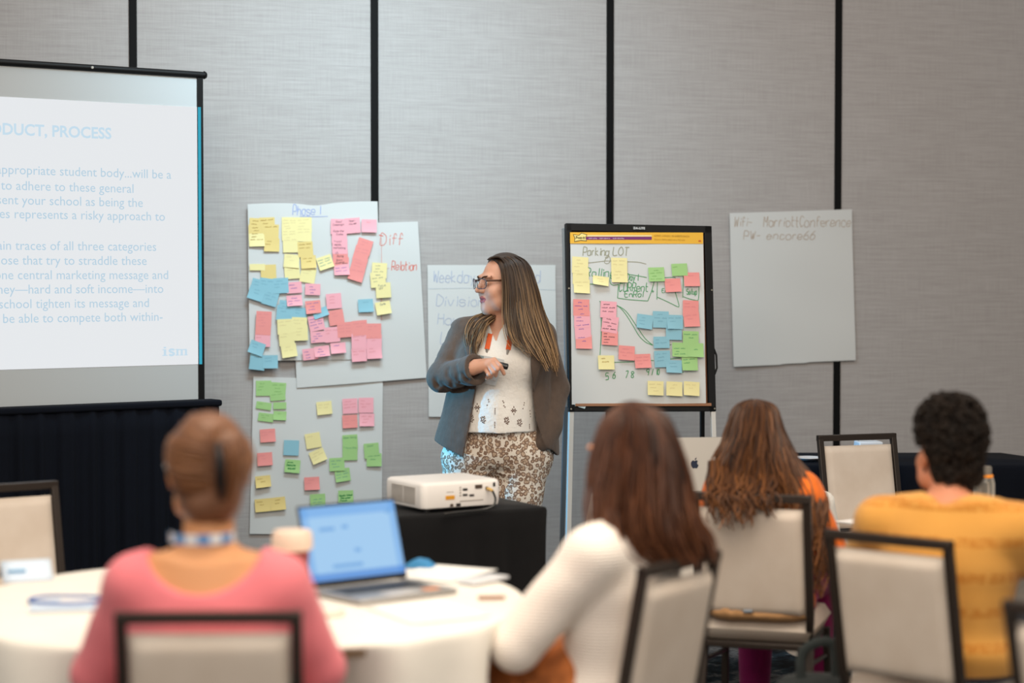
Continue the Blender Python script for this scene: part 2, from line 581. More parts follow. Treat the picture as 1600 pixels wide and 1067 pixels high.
class Sheet:
    """one sheet of easel paper hung on a plane, given by its four corners"""
    def __init__(s, plane, corners, d, label, wave=0.002, seed=1, top=None, bottom=None):
        s.pl, s.d, s.seed, s.wave = plane, d, seed, wave
        s.c = [plane.uv(x, y, d) for x, y in corners]
        s.cen = sum(s.c, Vector((0, 0))) / 4

        def fn(a, b):
            p = (s.c[0] * (1 - a) + s.c[1] * a) * b + (s.c[3] * (1 - a) + s.c[2] * a) * (1 - b)
            q = p - s.cen
            z = q.y
            if b > 0.999 and top: z += top(a)
            if b < 0.001 and bottom: z += bottom(a)
            return (q.x, -s.w(q.x, q.y), z)
        s.o = MB().grid(fn, 24, 24).build('paper_sheet', m_paper, smooth=False)
        tag(s.o, label, 'paper sheet')
        plane.put(s.o, s.cen.x, s.cen.y, d)
        s.n = 0

    def w(s, x, z):
        return s.wave * (math.sin(x * 9 + s.seed) * math.sin(z * 7 + s.seed * 2) + 0.5 * math.sin(z * 17 + x * 5 + s.seed))

    def loc(s, px, py):
        q = s.pl.uv(px, py, s.d) - s.cen
        return q

    def draw(s, lines, ink, wd=0.0035, name='handwriting'):
        """lines: polylines in photo pixels"""
        m = MB()
        for pl in lines:
            p3 = []
            for x, y in smooth_line(pl, 5):
                q = s.loc(x, y)
                p3.append((q.x, -s.w(q.x, q.y) - 0.0012, q.y))
            m.ribbon(p3, wd, (0, -1, 0))
        return m.build(name, INK[ink], s.o, smooth=False)

    def write(s, txt, x0, y0, x1, h, ink, wd=0.0035, seed=3, tilt=0.0):
        st, wid = strokes(txt, h, random.Random(seed))
        k = (x1 - x0) / wid
        return s.draw([[(x0 + px * k, y0 - pz - tilt * px * k) for px, pz in pl] for pl in st], ink, wd)


s_low = Sheet(WALL, [(396, 588), (598, 595), (596.5, 836), (390, 834)], 0.012, 'white paper sheet with green notes, lowest on the wall behind the projector', seed=1)
s_diff = Sheet(WALL, [(452, 352), (653, 346), (667, 590), (464, 606)], 0.020, 'white paper sheet with red words Diff and Relation, half under the Phase 1 sheet', seed=2)
s_ph1 = Sheet(WALL, [(387, 319), (590, 315), (596, 561), (390, 564)], 0.027, 'white paper sheet headed Phase 1 and covered in sticky notes', seed=3,
              top=lambda a: -0.010 * math.exp(-((a - 0.52) / 0.10) ** 2) + 0.003 * math.sin(a * 9))
s_week = Sheet(WALL, [(668, 414), (868, 414), (870, 654), (670, 651)], 0.012, 'white paper sheet headed Weekday behind the standing presenter', seed=4)
s_wifi = Sheet(WALL, [(1140, 333), (1331, 327), (1337, 565), (1146, 573)], 0.016, 'white paper sheet with the wifi name and password, beside the easel', seed=5,
               bottom=lambda a: 0.004 * (a > 0.4) + 0.004 * (a > 0.62))
s_ph1.write('Phase 1', 457, 336, 502, 15, 'blue', 0.0036, 5)
s_ph1.draw([[(468, 338), (490, 338.5), (512, 338)]], 'blue', 0.003)
s_diff.write('Diff', 594, 383, 632, 18, 'red', 0.003, 3)
s_diff.draw([[(592, 367), (599, 369)]], 'red', 0.004)
s_diff.write('Relation', 612, 422, 652, 14, 'red', 0.0034, 4)
s_diff.draw([[(603, 420), (608, 419)], [(596, 372), (596, 500)]], 'red', 0.0015)
s_week.write('Weekday', 677, 441, 744, 18, 'grey', 0.0034, 9)
s_week.write('Weekend', 776, 441, 846, 18, 'grey', 0.0034, 9)
s_week.write('Division', 682, 478, 760, 17, 'grey', 0.003, 8)
s_week.write('Hours', 684, 507, 740, 17, 'grey', 0.003, 8)
s_week.write('L~', 688, 536, 740, 17, 'grey', 0.003, 6)
s_week.draw([[(669, 451), (760, 450), (868, 453)]], 'pale', 0.003, 'fold_line')
s_wifi.write('Wifi-', 1147, 354, 1178, 15, 'brown', 0.0028, 2)
s_wifi.write('MarriottConference', 1193, 354, 1331, 16, 'brown', 0.0032, 7, tilt=0.0)
s_wifi.write('PW- encore66', 1162, 374, 1275, 13, 'brown', 0.0032, 3, tilt=0.0)

# ------------------------------------------------------------------ easel and pad
EO = at(1000, 497, 9.15)
roll = math.radians(0.75)
ea = Vector(WALL.a)
rec = math.radians(7)
eb0 = (Vector((0, 0, 1)) * math.cos(rec) + Vector((-ea.y, ea.x, 0)) * math.sin(rec))
ea2 = ea * math.cos(roll) - eb0 * math.sin(roll)
eb2 = eb0 * math.cos(roll) + ea * math.sin(roll)
EAS = Plane(EO, ea2, eb2)
m_white_leg = mat('white_aluminium', (206, 204, 200), 0.4, spec=0.5)
m_steel_leg = mat('grey_aluminium', (120, 130, 138), 0.35, 0.6)
easel = thing('flip_chart_easel', 'tall black framed flip chart easel on white legs behind the presenter', 'easel')
EAS.put(easel, 0, 0, 0)
TL, TR, BR, BL = EAS.uv(881.5, 351), EAS.uv(1113, 352), EAS.uv(1115, 641), EAS.uv(890, 645)
x0, x1 = (TL.x + BL.x) / 2, (TR.x + BR.x) / 2
z0, z1 = (BL.y + BR.y) / 2, (TL.y + TR.y) / 2
m = MB()
fw_ = 0.036
m.box(((x0 + x1) / 2, 0.0, z1 - fw_ / 2), (x1 - x0, 0.03, fw_))
m.box(((x0 + x1) / 2, 0.0, z0 + 0.012), (x1 - x0, 0.03, 0.024))
for xx in (x0 + 0.013, x1 - 0.018):
    m.box((xx, 0.0, (z0 + z1) / 2), (0.028 if xx < 0 else 0.036, 0.03, z1 - z0))
m.build('frame', m_alu_black, easel, bevel=0.003)
MB().box(((x0 + x1) / 2, 0.009, (z0 + z1) / 2), (x1 - x0 - 0.02, 0.008, z1 - z0 - 0.02)).build('board', mat('easel_board', (150, 104, 76), 0.7), easel, smooth=False)
MB().box(((x0 + x1) / 2, -0.018, z0 + 0.030), (x1 - x0 - 0.05, 0.012, 0.014)).build('pad_ledge', mat('ledge_wood', (150, 104, 74), 0.6), easel, bevel=0.002)
m = MB()
for sx_ in (x0 + 0.008, x1 - 0.008):
    for zz in (z0 + 0.012, z1 - 0.3):
        m.tube([(sx_, -0.015, zz), (sx_, -0.018, zz)], 0.004, 8)
m.build('screw', mat('screw_steel', (170, 165, 150), 0.3, 0.9), easel)
q = EAS.uv(997, 357.3)
pl_ = MB().box((q.x, -0.0165, q.y), (0.062, 0.003, 0.016)).build('name_plate', mat('plate', (40, 42, 44), 0.4), easel, bevel=0.001)
to = text_obj('plate_lettering', 'DA-LITE', 0.014, mat('plate_ink', (210, 212, 214), 0.5), pl_, 'CENTER', bold=0.0004, space=1.1)
to.location = (q.x, -0.0185, q.y - 0.0050)
MB().tube([(x1 + 0.001, 0, EAS.uv(1116, 545).y), (x1 + 0.012, 0, EAS.uv(1116, 555).y), (x1 + 0.013, 0, EAS.uv(1116, 575).y), (x1 + 0.001, 0, EAS.uv(1116, 585).y)], 0.005, 8).build('side_latch', m_alu_black, easel)
# legs stand on the floor: built in world space, then given to the easel
inv = easel.matrix_world.inverted()


def wleg(name, p, q_, r, mm, sq=True):
    m_ = MB().tube([inv @ Vector(p), inv @ Vector(q_)], r, 4 if sq else 10, square=sq, up=inv.to_3x3() @ WALL.n)
    return m_.build(name, mm, easel, smooth=False, bevel=0.002)


pbl, pbr = EAS.pt(x0 + 0.012, z0 - 0.001), EAS.pt(x1 - 0.012, z0 - 0.001)
wleg('leg', pbl, Vector((pbl.x - 0.025, pbl.y - 0.10, 0.0)), 0.011, m_white_leg)
wleg('leg', pbr, Vector((pbr.x + 0.02, pbr.y - 0.10, 0.0)), 0.011, m_white_leg)
ptl, ptr = EAS.pt(x0 + 0.03, z1 - 0.03, -0.03), EAS.pt(x1 - 0.03, z1 - 0.03, -0.03)
wleg('leg', ptl, Vector((ptl.x - 0.04, ptl.y + 0.20, 0.0)), 0.010, m_steel_leg)
wleg('leg', ptr, Vector((ptr.x + 0.02, ptr.y + 0.20, 0.0)), 0.010, m_alu_black)
wleg('side_rail', EAS.pt(x0 - 0.006, z0 + 0.02, -0.012), EAS.pt(x0 - 0.006, z1 - 0.02, -0.012), 0.006, m_steel_leg)

s_pad = Sheet(EAS, [(891, 363.5), (1098.5, 363.5), (1103, 630), (893.5, 632)], 0.024, 'white flip chart pad headed Parking Lot hung on the easel', wave=0.001, seed=6)
s_pad.o.name = 'flip_chart_pad'
s_pad.o['category'] = 'flip chart pad'


def pbox(name, pts, mm, d=0.0014, parent=None):
    ls = [s_pad.loc(x, y) for x, y in pts]
    return MB().prism([(q.x, q.y) for q in ls], -d - 0.0006, -d, None).build(name, mm, parent or s_pad.o, smooth=False)


hb = pbox('header_band', [(890.5, 363), (1098.3, 363.5), (1098.2, 381), (890.5, 380.5)], mat('pad_yellow', (226, 172, 50), 0.6), 0.002)
pbox('logo_outline', [(895, 366), (904, 367.5), (908, 364), (917, 366.5), (915, 371), (916.5, 376.8), (907, 376), (897, 378), (897.5, 372)], mat('logo_dark', (40, 36, 30), 0.6), 0.0032, hb)
pbox('logo_panel', [(896, 367), (904.3, 368.5), (908.2, 365), (916, 367.3), (914.2, 371), (915.5, 375.9), (907, 375.2), (897.8, 377), (898.5, 372)], mat('logo_yellow', (232, 212, 132), 0.6), 0.0042, hb)
q = s_pad.loc(906.3, 373.3)
to = text_obj('logo_lettering', 'Post-it', 0.0165, mat('logo_ink', (30, 28, 24), 0.6), hb, 'CENTER', bold=0.0004)
to.location = (q.x, -0.0056, q.y)
pbox('white_band', [(917, 367.3), (1018, 367.3), (1018, 369.8), (917, 369.8)], mat('band_white', (226, 204, 150), 0.6), 0.0032, hb)
pbox('purple_band', [(915.5, 370), (1018, 370), (1018, 374.6), (915.5, 374.6)], mat('band_purple', (112, 36, 104), 0.6), 0.0032, hb)
m_hp = mat('header_print', (235, 215, 235), 0.6)
for tx, xx, yy, sz_, mm in [('super sticky', 919, 373.2, 0.0085, m_hp), ('super adhesivo', 936, 373.2, 0.0085, m_hp), ('super adhesives', 957, 373.2, 0.0085, m_hp),
                            ('CONT. 2 PADS / 30 SHEETS EACH', 1021.5, 369.6, 0.0115, INK['ochre']), ('25.0 in x 30.0 in (63.5 cm x 76.2 cm)', 1021.5, 375.2, 0.0100, INK['ochre'])]:
    q = s_pad.loc(xx, yy)
    to = text_obj('header_lettering', tx, sz_, mm, hb)
    to.location = (q.x, -0.0046, q.y)
pbox('header_mark', [(1091, 375.5), (1095, 375.5), (1095, 377.8), (1091, 377.8)], mat('mark_red', (190, 84, 36), 0.6), 0.0032, hb)


def z5(*p): return [(880 + p[i] / 6.667, 345 + p[i + 1] / 6.667) for i in range(0, len(p), 2)]
def z6(*p): return [(880 + p[i] / 5.929, 470 + p[i + 1] / 5.929) for i in range(0, len(p), 2)]


s_pad.write('Parking', 911, 399, 953, 13, 'olive', 0.004, 4)
s_pad.write('LOT', 957.5, 399, 985, 13, 'olive', 0.004, 5)
s_pad.draw([z5(250, 440, 420, 420, 480, 418, 660, 425, 780, 430, 865, 450), z5(470, 350, 430, 420, 445, 445, 480, 435, 488, 390, 465, 350)], 'olive', 0.003)
s_pad.write('Rolling', 916, 432, 962, 13, 'green', 0.0035, 6)
s_pad.write('Day 1', 980, 438, 998, 10, 'green', 0.0035, 6)
s_pad.write('CURRent', 967, 455, 1014, 13, 'green', 0.0035, 2)
s_pad.write('EnRol', 976, 464, 1006, 9, 'green', 0.0035, 2)
s_pad.write('Setup', 1072.5, 460, 1089.5, 9, 'green', 0.0035, 2)
s_pad.write('Ex', 1034, 457, 1042, 6, 'green', 0.003, 2)
s_pad.draw([z5(265, 660, 330, 658), z5(665, 555, 760, 570, 870, 590), z5(1050, 592, 1160, 590, 1160, 615), z5(575, 655, 570, 730, 565, 805),
            z5(565, 805, 700, 822, 880, 835), z5(880, 835, 920, 730, 945, 640), z5(490, 560, 488, 640, 520, 670, 575, 662), z5(980, 640, 975, 820),
            z5(980, 795, 1090, 845, 1190, 895), z5(1190, 895, 1205, 880, 1165, 740), z5(1250, 560, 1245, 800), z5(1250, 790, 1320, 815, 1390, 830),
            z5(1390, 830, 1410, 800, 1415, 550), z5(920, 735, 945, 735), z5(932, 720, 932, 750),
            z6(335, 5, 480, 35, 560, 100, 640, 220, 700, 320, 760, 380, 825, 410), z6(480, 35, 580, 95, 690, 250, 760, 350, 830, 410), z6(345, 10, 352, 250, 340, 500),
            z6(465, 570, 655, 565), z6(805, 552, 840, 552), z6(985, 410, 1000, 405), z6(985, 540, 1085, 530), z6(1095, 665, 1115, 660)], 'green', 0.0032, 'green_marker_diagram')
for tx, a_, b_, c_ in [('5', 946, 593, 952), ('6', 957, 591, 962), ('7', 977, 590, 982), ('8', 986, 590, 991), ('9', 1010, 586.5, 1015), ('/', 1018.5, 586, 1022), ('10', 1025, 586, 1031)]:
    s_pad.write(tx, a_, b_, c_, 10, 'green', 0.0035, 3)
cr = MB().prism([(s_pad.loc(x, y).x, s_pad.loc(x, y).y) for x, y in [(894, 630), (917, 632), (914, 638.5), (905, 636)]], 0.003, 0.004).build('turned_up_corner', mat('corner_paper', (196, 216, 224), 0.8), s_pad.o, smooth=False)

# ------------------------------------------------------------------ sticky notes
def notes(sheet, ox, oy, sc, data, group, size=0.0762):
    base = 0.006
    placed = []
    for k, dt in enumerate(data):
        cx, cy, rot, col, txt, phrase = dt[:6]
        opt = dt[6] if len(dt) > 6 else {}
        placed.append((ox + cx / sc, oy + cy / sc))
    for k, dt in enumerate(data):
        cx, cy, rot, col, txt, phrase = dt[:6]
        opt = dt[6] if len(dt) > 6 else {}
        px, py = placed[k]
        rg = random.Random(k * 17 + len(data))
        covered = any(abs(placed[j][0] - px) < 20 and 2 < placed[j][1] - py < 30 or (abs(placed[j][0] - px) < 22 and abs(placed[j][1] - py - 8) < 16) for j in range(k + 1, len(data)))
        curl = 0.0008 if covered else opt.get('curl', rg.uniform(0.004, 0.009))
        skew = rg.uniform(-0.6, 0.6)
        hf, wf = opt.get('h', 1.0 if covered else 0.88), opt.get('w', 1.0)
        S, H = size * wf, size * hf

        def fn(a, b, cu=curl, sk_=skew, S=S, H=H):
            lift = cu * (1 - b) ** 2 * (1 + sk_ * (a - 0.5) * 2)
            zz = -H / 2 + b * H + cu * 0.35 * (1 - b) ** 2
            return ((a - 0.5) * S, -lift, zz)
        ob = MB().grid(fn, 6, 8).build('sticky_note', NOTE[col], auto=False)
        adj = {'Y': '', 'P': '', 'S': '', 'B': '', 'G': '', 'O': ''}[col]
        tag(ob, (opt.get('adj', '') + ' ' + NCOL[col] + ' sticky note ' + phrase).strip(), 'sticky note', group)
        q = sheet.pl.uv(px, py, sheet.d)
        sheet.pl.put(ob, q.x, q.y, sheet.d + base + k * 0.00022, math.radians(rot))
        if txt:
            ls = txt.split('|')
            ink = opt.get('ink', NINK[col])
            m_ = MB()
            lh = min(0.0155, 0.062 * hf / max(len(ls), 3))
            for i, l in enumerate(ls):
                st, wid = strokes(l, lh * 0.62, rg, 0.3)
                sx_ = min(1.0, (S * 0.86) / max(wid, 1e-4))
                xo = -S * 0.42 + rg.uniform(0, max(0.0, S * 0.84 - wid * sx_) * 0.6)
                zo = H / 2 - 0.006 - lh * (i + 0.8)
                tl = rg.uniform(-0.02, 0.08) if 'tilt' not in opt else opt['tilt']
                for pl in st:
                    p3 = []
                    for x, z in smooth_line(pl, 2):
                        X = xo + x * sx_
                        Z = zo + z + tl * x
                        b_ = min(max((Z + H / 2) / H, 0), 1)
                        a_ = X / S + 0.5
                        P = fn(a_, b_)
                        p3.append((X, P[1] - 0.0005, P[2]))
                    m_.ribbon(p3, opt.get('wd', 0.0013), (0, -1, 0))
            if m_.v: m_.build('handwriting', INK[ink], ob, smooth=False)


K = dict(ink='black')
V = dict(ink='violet')
V7 = dict(ink='violet', h=0.74, curl=0.012)
H8 = dict(h=0.80, curl=0.012)
OC = dict(ink='ochre')
P1 = [
 (112, 188, -3, 'O', '~|~', 'topmost of the dark-inked yellow block near the Phase 1 corner', OC), (168, 184, 2, 'O', '~ ~|~', 'beside the topmost one of the dark-inked yellow block', OC),
 (108, 224, 1, 'O', '~|~|~|~', 'middle of the outer column in the dark-inked yellow block', OC), (190, 222, -2, 'O', '~ ~', 'middle of the inner column in the dark-inked yellow block', OC),
 (110, 268, 2, 'Y', '~|~ ~', 'at the foot of the outer column of the dark-inked block', OC), (193, 295, -1, 'O', '~|~', 'hanging lowest from the dark-inked yellow block', OC),
 (292, 183, 0, 'Y', '~ ~|~ ~|~', 'top of the pale yellow cluster right under the Phase of the heading'), (373, 183, 1, 'Y', '~ ~|~|~', 'top of the pale yellow cluster under the heading underline'),
 (292, 228, 1, 'Y', '~|~ ~|~ ~|~', 'second down the outer side of the pale yellow cluster'), (372, 233, 0, 'Y', '~ ~|~ ~', 'second down the inner side of the pale yellow cluster'),
 (298, 294, 1, 'Y', '~ ~', 'third down the outer side of the pale yellow cluster'), (380, 318, 4, 'O', '~ ~|~ ~', 'third down the inner side of the pale yellow cluster'),
 (306, 440, 4, 'Y', '~|~', 'lowest on the outer side of the pale yellow cluster'), (303, 384, -5, 'Y', '~|~', 'slanting over the lowest note of the pale yellow cluster'),
 (394, 462, -10, 'Y', '~|~', 'tilted at the foot of the pale yellow cluster'), (397, 390, 3, 'O', '~ ~|~', 'fourth down the inner side of the pale yellow cluster'),
 (490, 392, 18, 'Y', '~ ~|~ ~|~ ~', 'alone and tilted touching the pink column', dict(ink='teal')),
 (175, 446, 2, 'O', '', 'partly under a folded pale one above the blue fan'), (113, 418, 0, 'Y', '', 'folded short, above the blue fan of notes', dict(h=0.42)),
 (563, 193, -1, 'P', 'Email|Campaign', 'reading Email Campaign', K), (642, 187, 5, 'P', 'Open|house', 'reading Open house', K), (733, 190, -1, 'P', '~', 'faintly written, last in the row after Open house'),
 (568, 245, 0, 'P', 'Rate the|Clubs', 'under the Email Campaign one in the pink column', K), (571, 302, 0, 'P', 'Social|media|marketing', 'reading Social media marketing', K),
 (574, 366, 2, 'S', 'US|Being|a|Friend', 'reading Being a Friend, under the Social media one', K), (580, 405, 1, 'S', '~|~ ~', 'second from the foot of the pink column', K),
 (581, 427, 2, 'P', '|~ ~|~ ~', 'at the foot of the pink column, in violet ink', V),
 (706, 304, -17, 'S', '~|~', 'top of the slanting strip beside the pink column'), (690, 346, -17, 'S', '~ ~|~ ~', 'second down the slanting strip'),
 (676, 405, -17, 'S', '~|~|~', 'third down the slanting strip'), (662, 458, -17, 'S', '~ ~', 'lowest of the slanting strip'),
 (790, 436, -3, 'Y', '~|~|~ ~|~', 'topmost of three yellow ones hung down the paper joint', dict(ink='olive')), (783, 488, 4, 'Y', '~|~ ~|~', 'second of the yellow ones hung down the paper joint', dict(ink='olive')),
 (812, 546, 4, 'Y', 'Focus|OFF', 'reading Focus off', dict(ink='olive', wd=0.0020)), (812, 645, 9, 'Y', 'Calls', 'reading Calls', dict(ink='olive', wd=0.0022)),
 (714, 632, 3, 'B', '~', 'alone beside the Calls note'),
 (120, 528, -14, 'B', '~|~', 'top of the blue fan at the paper edge'), (165, 522, -8, 'B', '~ ~|~', 'in the middle of the blue fan'), (105, 565, -18, 'B', '~|~', 'furthest out in the blue fan'),
 (185, 588, -16, 'B', '~|~ ~|~', 'lowest of the blue fan'), (317, 531, 4, 'P', '~|~', 'half hidden under a blue one', V7), (243, 520, 3, 'B', '~|~ ~|~', 'squarely over the corner of a pink one'),
 (420, 541, -2, 'P', '~|~|~', 'at the top of the violet-inked pink ones, on its own', V7), (275, 645, -6, 'B', '~ ~|~', 'uppermost of the three blue ones under the violet-inked pink'),
 (262, 672, -6, 'B', '~ ~|~', 'outermost of the three blue ones above the green-edged yellow'), (345, 682, -9, 'B', '~|~', 'innermost of the three blue ones above the green-edged yellow'),
 (318, 605, 4, 'P', '~|~ ~|~', 'overlapping the top of three blue ones', V7), (537, 606, 5, 'P', '~|~|~', 'plain pale one above the salmon square'),
 (440, 728, 11, 'P', '~|~ ~|~ ~|~', 'under the folded blue one, closely written', V), (463, 672, 20, 'B', '~|~', 'folded and tilted between pink ones', dict(h=0.62)), (422, 640, 5, 'S', '~ ~|~|~', 'dark topped, above the folded blue one', V),
 (550, 697, 9, 'S', '~|~', 'tilted square above the lower pink row'),
 (148, 705, -3, 'S', '~ ~|~|~', 'topmost of three stacked near the outer edge'), (145, 752, -3, 'S', '~|~', 'middle of three stacked near the outer edge'), (142, 817, -2, 'P', '~ ~|~', 'lowest of three stacked near the outer edge'),
 (112, 945, -7, 'B', '~', 'outer of the bottom blue pair past the paper edge'), (183, 943, 0, 'B', '~|~', 'inner of the bottom blue pair'), (108, 868, -20, 'B', '~|~', 'tilted just above the bottom blue pair'),
 (266, 748, 2, 'Y', '~ ~|~', 'green-topped, first of the lower yellow cluster'), (345, 738, -2, 'Y', '~ ~|~', 'green-topped, second of the lower yellow cluster'),
 (275, 812, 4, 'Y', '~|~', 'third of the lower yellow cluster, mid-height'), (350, 783, 2, 'Y', '~|~|~', 'palest of the lower yellow cluster'), (288, 882, 8, 'Y', '~|~ ~', 'lowest of the lower yellow cluster'),
 (450, 805, 4, 'P', '~|~ ~|~|~', 'first of the three in the rising pink row', V7), (527, 792, 5, 'P', '~ ~|~', 'second of the three in the rising pink row'), (597, 765, 4, 'S', '~ ~|~ ~|~ ~', 'third of the three in the rising pink row'),
 (405, 900, 6, 'P', '~|~|~', 'first of the bottom pink row', V7), (470, 886, 6, 'P', '~|~|~', 'second of the bottom pink row', V7), (560, 868, 4, 'P', '~', 'reading one short word, last of the bottom pink row', V7),
 (680, 755, 5, 'S', '~ ~|~', 'top of the first tall pink column at the bottom'), (676, 830, 1, 'P', '~ ~|~', 'middle of the first tall pink column at the bottom'), (676, 905, 3, 'P', '~ ~|~', 'foot of the first tall pink column at the bottom'),
 (757, 772, 0, 'S', '~ ~|~', 'top of the second tall pink column at the bottom'), (760, 832, -1, 'P', '~ ~|~', 'middle of the second tall pink column at the bottom'), (760, 890, 3, 'P', '~|~', 'foot of the second tall pink column at the bottom'),
]
notes(s_ph1, 370, 300, 3.557, P1, 'sticky notes on the Phase 1 sheet')
DG = dict(ink='green')
P2 = [
 (159, 139, 0, 'G', '~|~|~', 'largest, top corner of the green cluster on the lowest sheet'), (245, 150, -5, 'G', '~ ~|~|~', 'beside the top corner one of the green cluster'), (243, 187, 4, 'G', '~ ~', 'tucked under the second green one, only its foot showing', dict(h=0.55)),
 (160, 243, -9, 'G', '~', 'curled small at the head-side of the green cluster', dict(h=0.48)), (255, 243, 0, 'G', '', 'small plain, right of the curled green one', dict(h=0.45, w=0.85)),
 (172, 312, -8, 'G', '~ ~|~', 'tilted at the foot of the green cluster', dict(h=0.55)), (255, 303, -4, 'G', '~', 'short, ending the green cluster', dict(h=0.6, w=0.85)),
 (520, 257, 5, 'Y', '~ ~|~ ~', 'alone below the Phase 1 sheet'), (673, 245, 2, 'P', '~|~ ~|~ ~', 'upper outer of the pink square of four'), (768, 240, 0, 'P', '~|~ ~|~', 'upper inner of the pink square of four'),
 (672, 337, 2, 'S', '~|~ ~|~', 'lower outer of the pink square of four'), (772, 328, -1, 'P', '~ ~|~|~', 'lower inner of the pink square of four'),
 (183, 421, 3, 'S', '~ ~|~', 'topmost beside the seated head on the lowest sheet'), (165, 561, 3, 'S', '~|~', 'half behind the seated head on the lowest sheet'), (323, 493, -3, 'B', '', 'the only blue one on the lowest sheet'),
 (453, 450, 9, 'Y', '~', 'upper of the tilted yellow pair'), (482, 543, 22, 'Y', '~|~ ~|~', 'lower of the tilted yellow pair'), (673, 460, 3, 'G', 'Open Swing', 'upper of the green pair under the pink square', DG),
 (672, 522, 0, 'G', 'Before this', 'lower of the green pair under the pink square', DG), (800, 510, 4, 'G', 'Email', 'reading Email', DG), (815, 565, 0, 'G', '~ ~|~', 'over the foot of the Email one', DG),
 (628, 655, 7, 'G', '~ ~|~ ~|~ ~', 'lower of the overlapping green pair in mid-sheet', dict(ink='teal')), (594, 592, 2, 'G', '~ ~|~|~', 'upper of the overlapping green pair in mid-sheet', dict(ink='teal')),
 (329, 603, -6, 'G', '~|Debate|squad', 'reading Debate squad', dict(ink='dgreen', wd=0.0024)), (480, 807, 2, 'G', '|~ ~|~ ~|~', 'next to the laptop lid, written in pale ink', dict(ink='teal')),
 (646, 785, 0, 'G', '|Aquatic School|Disrupter|Focus', 'with bold dark green writing near the projector', dict(ink='dgreen', wd=0.0024)), (445, 706, 2, 'S', '~|~', 'alone above the laptop lid'),
 (155, 695, 5, 'O', '~|~', 'slanting beside the seated head', dict(curl=0.012, h=0.8)), (152, 835, 4, 'O', '~|~', 'outer half of the lowest yellow pair'), (243, 826, 5, 'O', '~|~', 'inner half of the lowest yellow pair'),
]
notes(s_low, 370, 570, 3.81, P2, 'sticky notes on the lowest wall sheet')
P3 = [
 (140, 258, -3, 'Y', '~|~|~', 'top of the yellow strip on the Parking Lot pad'), (143, 310, -2, 'Y', '~|~', 'middle of the yellow strip on the Parking Lot pad'), (147, 360, -2, 'Y', '~ ~|~', 'foot of the yellow strip on the Parking Lot pad'),
 (237, 335, -7, 'Y', '~|~', 'curled, beside the yellow strip on the pad', dict(h=0.62, curl=0.014)), (326, 262, -1, 'Y', '~ ~|~ ~', 'upper of the yellow pair beside Day 1'), (327, 307, 0, 'Y', '~|~ ~|~', 'lower of the yellow pair beside Day 1'),
 (503, 303, 2, 'G', '~|~ ~|~|~ ~', 'lower green one at the top of the pad'), (671, 327, 1, 'S', '~', 'above the word Setup'), (613, 280, 3, 'G', '~', 'highest green one on the pad', dict(h=0.75)),
 (581, 355, 3, 'S', '~|~', 'covering the middle flow chart box', dict(h=0.85)), (666, 465, -2, 'S', '~|~ ~', 'upper of the salmon pair above the green block'), (670, 518, 2, 'S', '~ ~|~', 'lower of the salmon pair above the green block', dict(h=0.9)),
 (145, 460, -1, 'S', '~|~ ~|~', 'top of the violet-inked column on the pad', V), (149, 515, -1, 'P', '~|~|~', 'second of the violet-inked column on the pad', V), (152, 570, 2, 'P', '~ ~|~', 'third of the violet-inked column on the pad', V),
 (156, 624, -1, 'S', '~|~', 'foot of the violet-inked column on the pad', V),
 (274, 470, -3, 'P', '~|~ ~|~ ~', 'where the green curve starts on the pad', K), (281, 540, -9, 'P', '~|~ ~|~|~ ~', 'curled, middle of the black-inked column on the pad', dict(ink='black', curl=0.012)), (280, 606, -3, 'S', '~|~ ~|~|~', 'foot of the black-inked column on the pad', K),
 (360, 677, -4, 'S', '~|~ ~|~', 'joining a second salmon one at its corner on the pad'), (437, 716, 2, 'S', '~ ~|~ ~|~', 'above the 7 8 on the pad'),
 (446, 528, -7, 'B', '~|~|~', 'first of the blue row on the pad'), (523, 517, -1, 'B', '~|~ ~|~', 'second of the blue row on the pad'), (585, 575, -1, 'B', '~|~ ~', 'hanging under the last of the blue row on the pad'),
 (590, 530, -1, 'B', '~ ~|~', 'last of the blue row on the pad'), (526, 626, 1, 'B', '~|~ ~', 'where the green curve ends on the pad', dict(h=0.7)), (530, 705, 2, 'B', '~ ~|~|~', 'darker blue-grey above the 9/10 on the pad'), (585, 742, -2, 'B', '~|~', 'lowest blue one on the pad', dict(h=0.8)),
 (665, 612, -2, 'G', '~ ~|~', 'uppermost of the green cross on the pad', DG), (660, 728, 0, 'G', '~ ~|~', 'lowest of the green cross on the pad', DG), (614, 662, -2, 'G', '|~ ~|~|~ ~', 'inner arm of the green cross on the pad', DG), (687, 664, -2, 'G', '|~', 'outer arm of the green cross on the pad', DG),
 (262, 723, 0, 'Y', '~|~', 'above the 5 6 on the pad', OC), (497, 845, -2, 'Y', '~ ~|~|~', 'first of the three along the foot of the pad'), (586, 848, -3, 'Y', '~|~', 'middle of the three along the foot of the pad'), (668, 848, -4, 'Y', '~ ~|~', 'last of the three along the foot of the pad'),
]
notes(s_pad, 860, 330, 3.05, P3, 'sticky notes on the Parking Lot pad')
# ------------------------------------------------------------------ banquet chairs
m_frame = mat('bronze_frame', (50, 42, 37), 0.42, 0.3, spec=0.4)
m_vinyl = mat('cream_vinyl', (212, 199, 186), 0.5, spec=0.35)
t = NT(m_vinyl)
nv = t.noise(t.coord(), 7, 4)
t.color(t.ramp(nv, [(0.3, lin((206, 191, 176))), (0.7, lin((217, 204, 191)))]))
t.bump(t.noise(t.coord(), 500, 2), 0.08, 0.001)
CW, CT = 0.40, 0.91


